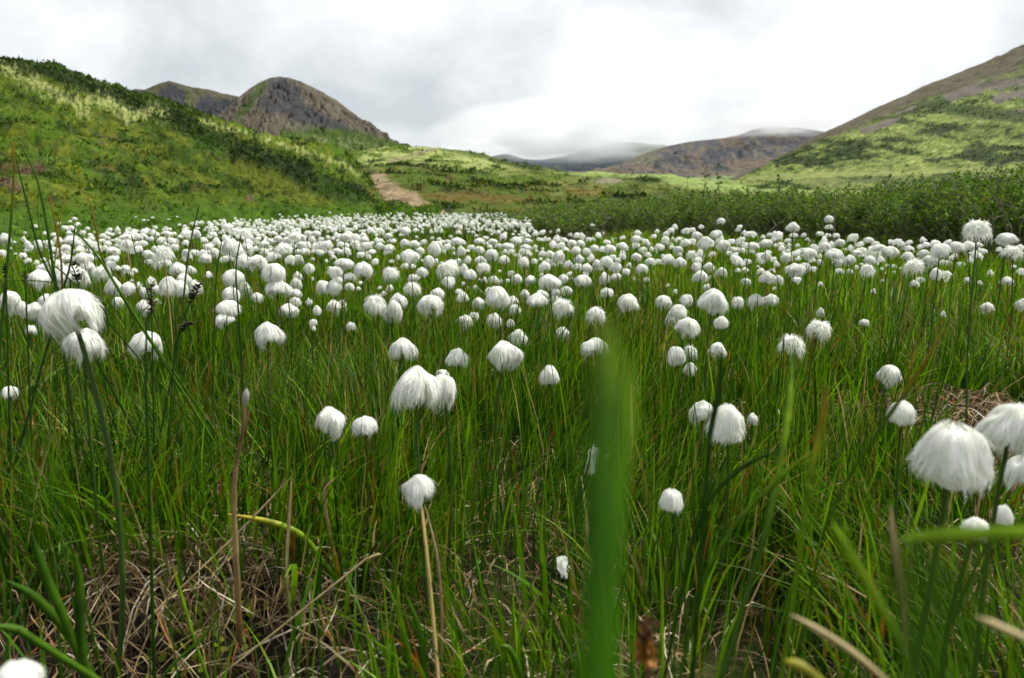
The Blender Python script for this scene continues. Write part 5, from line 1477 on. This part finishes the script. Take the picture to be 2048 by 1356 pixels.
for row, (dd, st) in enumerate(((1.1, 62), (2.4, 58), (4.2, 50))):
    for u in np.arange(1120 - row * 10, 2130, st):
        d = np.interp(u, [f[0] for f in front], [f[1] for f in front]) + dd + rgb.uniform(-0.3, 0.3)
        top = np.interp(u, [f[0] for f in front], [f[2] for f in front]) - rgb.uniform(-6, 8)
        p = at(u + rgb.uniform(-15, 15), 430, d); g = float(gz(p[0], p[1]))
        hh = (CAM_H + (418 - top - 4) / FPX * d - g) * 0.93
        if abs(p[0]) < 99:
            lb = 'leafy willow bush deep in the thicket, ' + ('towards its thin outer end' if u < 1350 else 'around the two tall shoots' if u < 1560 else 'behind the dead grey stump' if u < 1780 else 'behind the tallest flower')
            bush(p[0], p[1], (d / 6.0, hh / 0.60), rgb.uniform(0, 6), k, lb, 'willow bushes deep in the thicket, ' + ('outer end' if u < 1350 else 'tall shoots' if u < 1560 else 'stump' if u < 1780 else 'high side')); k += 1


def shoot(u0, v0, u1, v1, d, n, label, lean=0.0):
    """A single upright leafy shoot rising above the thicket."""
    a, b = at(u0, v0, d), at(u1, v1, d)
    g = float(gz(a[0], a[1]))
    root = empty('willow_shoot', (a[0], a[1], g), label, 'shoot')
    base = np.array([0, 0, 0.0]); top = b - np.array([a[0], a[1], g])
    P = spline([base, (base + top) * 0.55 + np.array([0.01, 0, 0.0]), top], 10)
    rg = np.random.default_rng(int(u0))
    V, F = tube(P, np.linspace(0.004, 0.0012, 10), 5)
    mesh_np('stem', V, F, M_twig, parent=root)
    s = rg.uniform(0.35, 1, n); p = np.stack([np.interp(s, np.linspace(0, 1, 10), P[:, c]) for c in range(3)], -1)
    dr = rg.normal(size=(n, 3)); dr[:, 2] += 0.7; dr /= np.linalg.norm(dr, axis=1)[:, None]
    p = p + dr * 0.008
    V, F = leaf_quads(p, dr, rg.uniform(0.018, 0.034, n), rg)
    c = np.array([0.04, 0.10, 0.012]) * rg.uniform(0.7, 1.4, (n, 1))
    mesh_np('foliage', V, F, M_leaf, np.repeat(c, 4, 0), parent=root)


shoot(1404, 400, 1410, 336, 5.4, 60, 'slender leafy willow shoot, first of two on the skyline')
shoot(1432, 400, 1437, 330, 5.3, 70, 'taller leafy willow shoot, second of two on the skyline')
shoot(1556, 400, 1560, 350, 5.2, 50, 'short leafy shoot above the thicket before the green mountain')
shoot(1990, 400, 1996, 336, 4.7, 60, 'leafy shoot rising over the high end of the thicket')
shoot(1380, 420, 1374, 348, 5.6, 8, 'thin almost bare twig rising before the scree mountain')


# dead wood in the thicket
def dead_wood(name, branches, d, label, cat, radius, mat):
    g = None
    b0 = at(*branches[0][0], d)
    root_p = (b0[0], b0[1], float(gz(b0[0], b0[1])))
    root = empty(name, root_p, label, cat)
    for bi, br in enumerate(branches):
        P = spline([at(u, v, d + 0.05 * i * (1 if bi % 2 else -1)) for i, (u, v) in enumerate(br)], 10) - np.array(root_p)
        if bi == 0:
            P[0, 2] = min(P[0, 2], 0.0)
        rr = 0.6 * radius * (1.0 if bi == 0 else 0.55) * np.linspace(1, 0.45, 10) * (1 + 0.2 * np.sin(np.arange(10) * 2.3 + bi))
        V, F = tube(P, rr, 6)
        mesh_np('trunk' if bi == 0 else 'branch', V, F, mat, parent=root)


M_dead = leafy('dead_wood', (0.17, 0.14, 0.115), 0.0, 0.85, 0.1, 30, 0.5)
dead_wood('dead_stump', [[(1669, 470), (1668, 420), (1669, 384)], [(1668, 400), (1672, 392)]], 4.6, 'dead grey upright willow stump in the middle of the thicket', 'stump', 0.009, M_dead)
dead_wood('dead_branch', [[(1200, 470), (1212, 440), (1196, 400), (1190, 392)], [(1200, 425), (1215, 436), (1226, 434)], [(1212, 440), (1204, 452)]], 5.6,
          'pale forked dead branches at the thin end of the thicket', 'branch', 0.010, M_dead)
dead_wood('dead_branch', [[(1530, 470), (1552, 452), (1575, 433)], [(1552, 452), (1545, 440)]], 4.6, 'dark slanting dead branch poking out before the middle thicket', 'branch', 0.008, M_dead)
dead_wood('dead_branch', [[(2030, 470), (2010, 430), (1998, 400), (1985, 372)], [(2000, 405), (2022, 414), (2050, 420)], [(2010, 430), (1975, 440)]], 4.3,
          'bare arching dead twigs at the high end of the thicket', 'branch', 0.007, M_dead)


# ---------------------------------------------------------------- rushes, spikes and single blades
def ground_end(P):
    """Carry a polyline straight on until it meets the ground."""
    P = list(P)
    a, b = P[-2], P[-1]
    dirv = (b - a) / np.linalg.norm(b - a)
    if dirv[2] > -0.5:
        dirv = dirv + np.array([0, 0, -1.2]); dirv /= np.linalg.norm(dirv)
    q = b.copy(); n = 0
    while q[2] > gz(q[0], q[1]) - 0.01 and n < 200:
        q = q + dirv * 0.01; n += 1
    P.append(q)
    return P


def colours(k, cols):
    t = np.linspace(0, 1, k); s = np.linspace(0, 1, len(cols)); c = np.array(cols)
    return np.stack([np.interp(t, s, c[:, i]) for i in range(3)], -1)


GREEN, DEEP, LIME, STRAW, RUST, BROWN, TAN = (0.055, 0.130, 0.004), (0.022, 0.066, 0.004), (0.20, 0.34, 0.010), (0.46, 0.37, 0.18), (0.33, 0.16, 0.02), (0.13, 0.075, 0.03), (0.30, 0.20, 0.09)


def rush(pts, d, rad, cols, label, name='rush_stem', cat='rush', group='tall rush stems', dtop=None):
    dt = d if dtop is None else dtop
    n = len(pts)
    P = [at(u, v, dt + (d - dt) * i / max(1, n - 1)) for i, (u, v) in enumerate(pts)]
    P = ground_end(P)
    L = spline(P, 22)
    V, F = tube(L - L[-1], np.linspace(0.25, 1, 22) ** 0.6 * rad, 6)
    c = np.repeat(colours(22, cols), 6, 0)
    o = mesh_np(name, V, F, M_plant, c)
    o.location = L[-1]
    return tag(o, label, cat, group)


def blade(pts, d, width, cols, label, name='grass_blade', cat='grass blade', group='single grass blades', dtop=None, fold=0.25, to_ground=True, group_on=True):
    """A creased blade with a midrib; pts run from tip to foot."""
    n = len(pts); dt = d if dtop is None else dtop
    P = [at(u, v, dt + (d - dt) * i / max(1, n - 1)) for i, (u, v) in enumerate(pts)]
    if to_ground:
        P = ground_end(P)
    K = 20
    L = spline(P, K)
    T = np.gradient(L, axis=0); T /= np.linalg.norm(T, axis=1)[:, None]
    view = L - np.array([0, 0, CAM_H]); view /= np.linalg.norm(view, axis=1)[:, None]
    S = np.cross(T, view); S /= np.linalg.norm(S, axis=1)[:, None] + 1e-9
    Nn = np.cross(S, T)
    t = np.linspace(0, 1, K)
    w = width * 0.5 * np.minimum(1, (t * 4.0 + 0.04)) ** 0.7 * (1 - 0.35 * t)
    lo = L[-1]
    V = np.stack([L - S * w[:, None], L + Nn * (w * fold)[:, None], L + S * w[:, None], L + Nn * (w * fold * 0.7)[:, None] - Nn * 0.0003], 1).reshape(-1, 3) - lo
    i = np.arange(K - 1)[:, None] * 4
    F = np.concatenate([i + np.array([[a, b, b + 4, a + 4]]) for a, b in ((0, 1), (1, 2), (2, 3), (3, 0))])
    c = np.repeat(colours(K, cols), 4, 0)
    o = mesh_np(name, V, F, M_plant, c)
    o.location = lo
    return tag(o, label, cat, group if group_on else None)


# tall rushes standing against the hill, at the left
rush([(24, 284), (28, 330), (22, 440), (8, 600)], 0.95, 0.0019, [RUST, GREEN, DEEP], 'tall rush with orange tip reaching highest up the heath hill')
rush([(33, 322), (60, 430), (86, 520), (150, 640)], 0.95, 0.0016, [DEEP, DEEP], 'dark rush leaning across its neighbours just beside the highest one')
rush([(46, 299), (72, 352), (88, 420), (104, 520), (120, 640)], 0.92, 0.0020, [GREEN, DEEP], 'stout dark green rush curving down behind the huge leaning flower')
rush([(84, 365), (78, 410), (82, 470), (108, 560)], 1.0, 0.0012, [LIME, GREEN], 'thin light green rush between the dark leaning ones')
rush([(97, 388), (110, 440), (122, 520), (126, 600)], 0.96, 0.0015, [RUST, DEEP], 'brown tipped rush standing in the middle of the rush clump')
rush([(134, 378), (118, 450), (110, 520), (92, 640)], 0.98, 0.0012, [RUST, LIME, GREEN], 'yellow tipped thin rush leaning the other way in the clump')
rush([(177, 392), (190, 450), (206, 520), (260, 620), (330, 720)], 0.93, 0.0016, [RUST, DEEP, GREEN], 'brown tipped rush slanting down in front of the flower cluster')
rush([(158, 468), (200, 520), (250, 600), (300, 680)], 0.90, 0.0022, [GREEN, GREEN], 'broad leaning rush leaf crossing the flower cluster')
rush([(150, 455), (140, 530), (115, 620)], 0.97, 0.0017, [DEEP, DEEP], 'straight dark rush leaning toward the huge flower')
rush([(398, 411), (384, 470), (374, 530), (362, 650)], 1.0, 0.0015, [DEEP, GREEN], 'solitary dark rush rising above the crowded white band')
rush([(263, 470), (275, 520), (300, 600), (330, 700)], 0.97, 0.0013, [GREEN, GREEN], 'short green rush in front of the blown wig flower')
rush([(444, 478), (432, 560), (428, 700)], 0.95, 0.0013, [DEEP, GREEN], 'upright rush beside the stacked column of flowers')
rush([(482, 470), (472, 540), (478, 640), (486, 780)], 0.92, 0.0015, [DEEP, DEEP], 'dark rush bowed in front of the stacked column')
rush([(0, 560), (60, 561), (110, 566), (160, 580)], 0.90, 0.0010, [GREEN, DEEP], 'thin rush lying nearly level across the edge of the clump')
rush([(293, 645), (292, 760), (296, 900)], 0.62, 0.0016, [DEEP, DEEP], 'dark green rush standing in front of the stringy flower head')

# long blurred blades close to the lens
blade([(1218, 640), (1214, 760), (1206, 900), (1200, 1060), (1190, 1250), (1180, 1500)], 0.058, 0.0034, [(0.15, 0.24, 0.008), (0.06, 0.17, 0.005), (0.05, 0.18, 0.004), (0.05, 0.17, 0.004)], 'very broad dark green blurred blade rising up the middle of the view', dtop=0.070, fold=0.1, to_ground=False)
blade([(1262, 700), (1258, 860), (1240, 1020), (1226, 1250), (1215, 1500)], 0.066, 0.0014, [(0.20, 0.36, 0.006), (0.10, 0.30, 0.005), (0.07, 0.24, 0.004)], 'narrower blurred blade hugging the broad one in the middle of the view', dtop=0.08, fold=0.1, to_ground=False)
blade([(1664, 1046), (1705, 1115), (1752, 1195), (1800, 1290), (1838, 1400)], 0.20, 0.0034, [LIME, LIME, GREEN], 'bright green pointed blade slanting across the bottom corner', to_ground=False)
blade([(1580, 1228), (1640, 1262), (1710, 1308), (1790, 1380), (1850, 1440)], 0.22, 0.0024, [STRAW, STRAW], 'pale straw blade lying slanted in the bottom corner', to_ground=False)
blade([(1950, 1232), (2000, 1254), (2060, 1280), (2140, 1310)], 0.20, 0.0022, [STRAW, STRAW], 'short pale straw blade entering from the frame edge', to_ground=False)
blade([(1800, 1080), (1880, 1072), (1960, 1068), (2060, 1066), (2180, 1070)], 0.17, 0.0036, [LIME, LIME], 'level blurred yellow green blade crossing the half covered dome', to_ground=False)
blade([(1890, 655), (1840, 740), (1772, 840), (1700, 950), (1648, 1060), (1618, 1200)], 0.36, 0.0022, [RUST, GREEN, GREEN, DEEP], 'long slanting blade with rusty tip crossing behind the ball with brown scales')
blade([(1585, 706), (1580, 780), (1568, 880), (1540, 1030), (1490, 1200)], 0.34, 0.0040, [GREEN, LIME, GREEN, DEEP], 'olive blurred stem rising in front of the feathery flower', dtop=0.40)
blade([(1655, 770), (1640, 860), (1620, 960), (1600, 1100)], 0.28, 0.0030, [RUST, LIME, GREEN], 'blurred brown tipped blade between the feathery flower and the hummock')
blade([(1444, 690), (1438, 780), (1420, 870), (1412, 980)], 0.34, 0.0034, [DEEP, DEEP], 'dark blurred blade hiding half of a flower head')
blade([(1628, 900), (1560, 955), (1470, 1050), (1400, 1180), (1366, 1330)], 0.36, 0.0028, [LIME, GREEN, GREEN], 'arching green blade sweeping over the lower grass')
blade([(1570, 898), (1500, 925), (1430, 985), (1385, 1080), (1350, 1250)], 0.40, 0.0026, [DEEP, DEEP], 'dark arching blade above the sunken tuft')
blade([(1780, 1010), (1790, 1110), (1805, 1210), (1815, 1340)], 0.26, 0.0028, [STRAW, TAN, STRAW], 'withered straw coloured stem behind the bright slanting blade')
blade([(1806, 1060), (1812, 1230), (1822, 1500)], 0.062, 0.0013, [(0.10, 0.20, 0.006), (0.05, 0.15, 0.004), (0.04, 0.12, 0.004)], 'dark blurred leaf rising below the brown scaled ball, low near the frame edge', to_ground=False)
blade([(1880, 1090), (1874, 1240), (1860, 1500)], 0.060, 0.0013, [(0.10, 0.20, 0.006), (0.05, 0.15, 0.004), (0.04, 0.12, 0.004)], 'dark blurred leaf rising low below the largest blurred head', to_ground=False)
blade([(1950, 1080), (1940, 1220), (1920, 1500)], 0.058, 0.0011, [(0.10, 0.20, 0.006), (0.05, 0.15, 0.004), (0.04, 0.12, 0.004)], 'dark blurred leaf under the level yellow green blade', to_ground=False)
blade([(1570, 1320), (1620, 1345), (1700, 1420)], 0.22, 0.0040, [(0.30, 0.28, 0.02), (0.22, 0.22, 0.02)], 'yellowing blurred leaf tip at the bottom edge', to_ground=False)
# nearer the left
blade([(455, 1028), (540, 1044), (605, 1072), (650, 1130), (690, 1186)], 0.66, 0.0070, [(0.45, 0.30, 0.02), LIME, GREEN, GREEN], 'broad green leaf with yellow tip bent over near the bottom')
blade([(672, 955), (648, 985), (658, 1060), (672, 1120), (690, 1184)], 0.66, 0.0042, [STRAW, TAN, (0.40, 0.24, 0.02), (0.42, 0.30, 0.03)], 'curled straw leaf with orange yellow base beside the bent green one')
blade([(583, 954), (578, 1040), (573, 1130), (578, 1200)], 0.64, 0.0036, [STRAW, STRAW, LIME], 'bleached upright dead blade near the brown stalk')
blade([(580, 956), (530, 1010), (468, 1074), (420, 1120)], 0.66, 0.0024, [STRAW, STRAW], 'bleached blade slanting away from the upright dead one')
blade([(150, 1105), (158, 1170), (160, 1240), (168, 1330)], 0.46, 0.0062, [GREEN, DEEP, GREEN], 'broad upright green leaf at the lower corner')
blade([(60, 1060), (90, 1150), (130, 1240), (165, 1330)], 0.46, 0.0060, [DEEP, GREEN, DEEP], 'broad leaning green leaf at the lower corner')
blade([(10, 1160), (70, 1195), (130, 1260), (170, 1330)], 0.47, 0.0056, [DEEP, GREEN, GREEN], 'low arching green leaf at the lower corner')
blade([(100, 1300), (40, 1262), (-20, 1250)][::-1], 0.44, 0.0050, [GREEN, GREEN], 'drooping green leaf reaching out of the lower corner')
blade([(345, 1130), (365, 1200), (392, 1290), (420, 1370)], 0.50, 0.0026, [LIME, GREEN], 'yellow green blade crossing the dark hollow')
blade([(440, 1225), (400, 1280), (345, 1330), (300, 1390)], 0.49, 0.0028, [GREEN, DEEP], 'green blade slanting over the dark hollow')
blade([(795, 1170), (800, 1240), (816, 1310), (830, 1400)], 0.44, 0.0050, [LIME, GREEN, GREEN], 'bright broad blade pair at the bottom middle, the lighter one')
blade([(812, 1190), (838, 1260), (850, 1340), (856, 1420)], 0.44, 0.0052, [GREEN, DEEP], 'bright broad blade pair at the bottom middle, the darker one')
blade([(1000, 1290), (1020, 1300), (1042, 1350), (1050, 1420)], 0.42, 0.0048, [GREEN, GREEN], 'short kinked green blade at the bottom edge')
blade([(850, 1010), (875, 1120), (884, 1250), (878, 1380)], 0.48, 0.0026, [STRAW, TAN, STRAW], 'curved straw stalk under the low flower head')
blade([(1080, 1185), (1050, 1240), (1034, 1275)], 0.50, 0.0034, [TAN, STRAW], 'folded tan dead blade low in the middle grass')
blade([(718, 1128), (760, 1108), (730, 1120), (695, 1148)], 0.56, 0.0026, [STRAW, STRAW], 'pale kinked dead blade above the litter')

# brown stalk with a grey bud
def stalk():
    P = [at(u, v, 0.62) for u, v in ((490, 800), (486, 860), (472, 930), (468, 1020), (474, 1150), (480, 1290))]
    L = spline(P, 26); root_p = L[-1]
    root = empty('dead_stalk', root_p, 'brown dead stalk with a grey bud standing alone in the lower grass', 'stalk')
    V, F = tube(L - root_p, np.linspace(0.0013, 0.0030, 26) * (1 + 0.12 * np.sin(np.arange(26) * 1.9)), 7)
    mesh_np('stem', V, F, M_plant, np.repeat(colours(26, [TAN, BROWN, TAN, TAN, BROWN]), 7, 0), parent=root)
    q = spline([at(493, 776, 0.62), at(490, 812, 0.62)], 8) - root_p
    V, F = tube(q, np.array([0.0004, 0.0018, 0.0027, 0.0030, 0.0030, 0.0026, 0.0020, 0.0014]), 8)
    mesh_np('bud', V, F, M_plant, np.tile(np.array([0.33, 0.31, 0.27]), (len(V), 1)), parent=root)


stalk()


def spike(pts, d, L, rad, label, n=46):
    """Dark sedge spike: a stem carrying a dense ear of scales."""
    P = ground_end([at(u, v, d) for u, v in pts])
    S = spline(P, 20); root_p = S[-1]
    root = empty('sedge_spike', root_p, label, 'sedge', 'dark sedge spikes')
    V, F = tube(S - root_p, np.linspace(0.0007, 0.0011, 20), 5)
    mesh_np('stem', V, F, M_plant, np.tile(np.array(DEEP), (len(V), 1)), parent=root)
    rg = np.random.default_rng(int(pts[0][0]))
    cum = np.concatenate([[0], np.cumsum(np.linalg.norm(np.diff(S, axis=0), axis=1))])
    s = rg.uniform(0, L, n); p = np.stack([np.interp(s, cum, S[:, c]) for c in range(3)], -1)
    ph = rg.uniform(0, 2 * PI, n); o = np.stack([np.cos(ph), np.sin(ph), np.full(n, 0.6)], -1)
    p = p + o * rad * 0.35 * np.sin(np.clip(s / L, 0.05, 1) * PI)[:, None]
    Lq = rad * rg.uniform(1.2, 2.0, n)
    o /= np.linalg.norm(o, axis=1)[:, None]
    sd = np.stack([-np.sin(ph), np.cos(ph), 0 * ph], -1)
    V = np.stack([p, p + o * Lq[:, None] * .5 + sd * Lq[:, None] * .33, p + o * Lq[:, None], p + o * Lq[:, None] * .5 - sd * Lq[:, None] * .33], 1).reshape(-1, 3) - root_p
    F = np.arange(n)[:, None] * 4 + np.array([[0, 1, 2, 3]])
    c = np.array([[0.035, 0.022, 0.014], [0.07, 0.05, 0.02], [0.02, 0.014, 0.012]])[rg.integers(0, 3, n)]
    mesh_np('ear', V, F, M_plant, np.repeat(c, 4, 0), parent=root)


spike([(302, 568), (303, 610), (306, 760)], 0.95, 0.038, 0.0042, 'blackish upright sedge spike among flowers above the stringy head')
spike([(402, 566), (384, 600), (366, 640), (350, 720)], 0.90, 0.028, 0.0042, 'thick dark drooping sedge spike, largest of them, beside the crowded heads', 70)
spike([(142, 527), (152, 552), (170, 620)], 0.92, 0.022, 0.0042, 'dark sedge spike behind the rush clump above the huge flower')
spike([(10, 527), (12, 560), (14, 640)], 0.92, 0.034, 0.0030, 'slender black sedge spike at the frame edge')
spike([(388, 648), (370, 655), (350, 690), (345, 760)], 0.86, 0.020, 0.0045, 'small bent brown sedge spike below the thick drooping one', 34)
spike([(50, 545), (51, 560), (54, 640)], 0.95, 0.014, 0.0030, 'tiny black sedge spike between the rush clump and the frame edge', 22)


# blurred brown seed head near the lens, scrap of white wool, stray loose bits
def seed_head():
    d = 0.27
    P = [at(u, v, d) for u, v in ((1292, 1235), (1294, 1300), (1298, 1420))]
    S = spline(P, 12); rp = S[-1]
    root = empty('sedge_seed_head', rp, 'blurred brown and orange seed head at the bottom beside the broad blade', 'seed head')
    V, F = tube(S - rp, np.full(12, 0.0014), 6)
    mesh_np('stem', V, F, M_plant, np.tile(np.array(BROWN), (len(V), 1)), parent=root)
    rg = np.random.default_rng(9)
    for nm, v0, v1, c, rad in (('ear', 1238, 1285, (0.10, 0.05, 0.025), 0.0042), ('flower', 1275, 1325, (0.26, 0.12, 0.02), 0.0050)):
        n = 46
        p = at(1292, v0, d)[None] + (at(1292, v1, d) - at(1292, v0, d))[None] * rg.random(n)[:, None] - rp
        o = rg.normal(size=(n, 3)); o /= np.linalg.norm(o, axis=1)[:, None]
        sd = np.cross(o, rg.normal(size=(n, 3))); sd /= np.linalg.norm(sd, axis=1)[:, None]
        V = np.stack([p, p + o * rad * .6 + sd * rad * .35, p + o * rad * 1.3, p + o * rad * .6 - sd * rad * .35], 1).reshape(-1, 3)
        F = np.arange(n)[:, None] * 4 + np.array([[0, 1, 2, 3]])
        mesh_np(nm, V, F, M_plant, np.tile(np.array(c), (len(V), 1)), parent=root)


seed_head()


def wool(pts, d, w, label, seed):
    L = spline([at(u, v, d) for u, v in pts], 10); rg = np.random.default_rng(seed)
    lo = L[-1]
    parts = []
    for i in range(26):
        P = (L - lo)[None] + rg.normal(size=3) * w * 0.35 + np.cumsum(rg.normal(size=(1, 10, 3)) * w * 0.10, 1)
        parts.append(ribbons(P, np.full((1, 10), w * 0.14) * (1 - 0.8 * np.linspace(0, 1, 10) ** 2)[None], rg.normal(size=(1, 3)) * 0.3 + np.array([[1.0, 0, 0]])))
    V, F, _ = join(parts)
    o = mesh_np('wool_scrap', V, F, M_cotton)
    o.location = lo
    tag(o, label, 'wool scrap')


wool([(1212, 912), (1190, 898), (1187, 925), (1182, 946)], 0.66, 0.0040, 'curled scrap of white cotton wool caught on a stem beside the broad blade', 3)
wool([(1122, 1118), (1124, 1134), (1128, 1146)], 0.52, 0.0050, 'small pale wool scrap in the grass left of the broad blade', 4)


# grey stone at the bottom edge
def stone():
    rg = np.random.default_rng(5)
    V = []
    nu, nv = 22, 12
    for j in range(nv + 1):
        for i in range(nu):
            a, b = 2 * PI * i / nu, PI * j / nv
            n = 1 + 0.16 * (fbm(math.cos(a) * 1.6 + 3, math.sin(a) * 1.6 + math.cos(b) * 1.6, 8, 3) - 0.5) * 2
            V.append((0.060 * n * math.sin(b) * math.cos(a), 0.038 * n * math.sin(b) * math.sin(a), 0.020 * n * math.cos(b)))
    F = [(j * nu + i, (j + 1) * nu + i, (j + 1) * nu + (i + 1) % nu, j * nu + (i + 1) % nu) for j in range(nv) for i in range(nu)]
    c = np.tile(np.array([0.16, 0.155, 0.125]), (len(V), 1)) * rg.uniform(0.85, 1.15, (len(V), 1))
    o = mesh_np('stone', np.array(V), np.array(F), terrain_mat('stone_face', 60, 300, 0.3, 0.6, 0.004), c)
    p = at(352, 1352, 0.47)
    o.location = (p[0], p[1], float(gz(p[0], p[1])) + 0.012)
    tag(o, 'flat grey stone in the dark hollow at the bottom edge', 'stone')


stone()
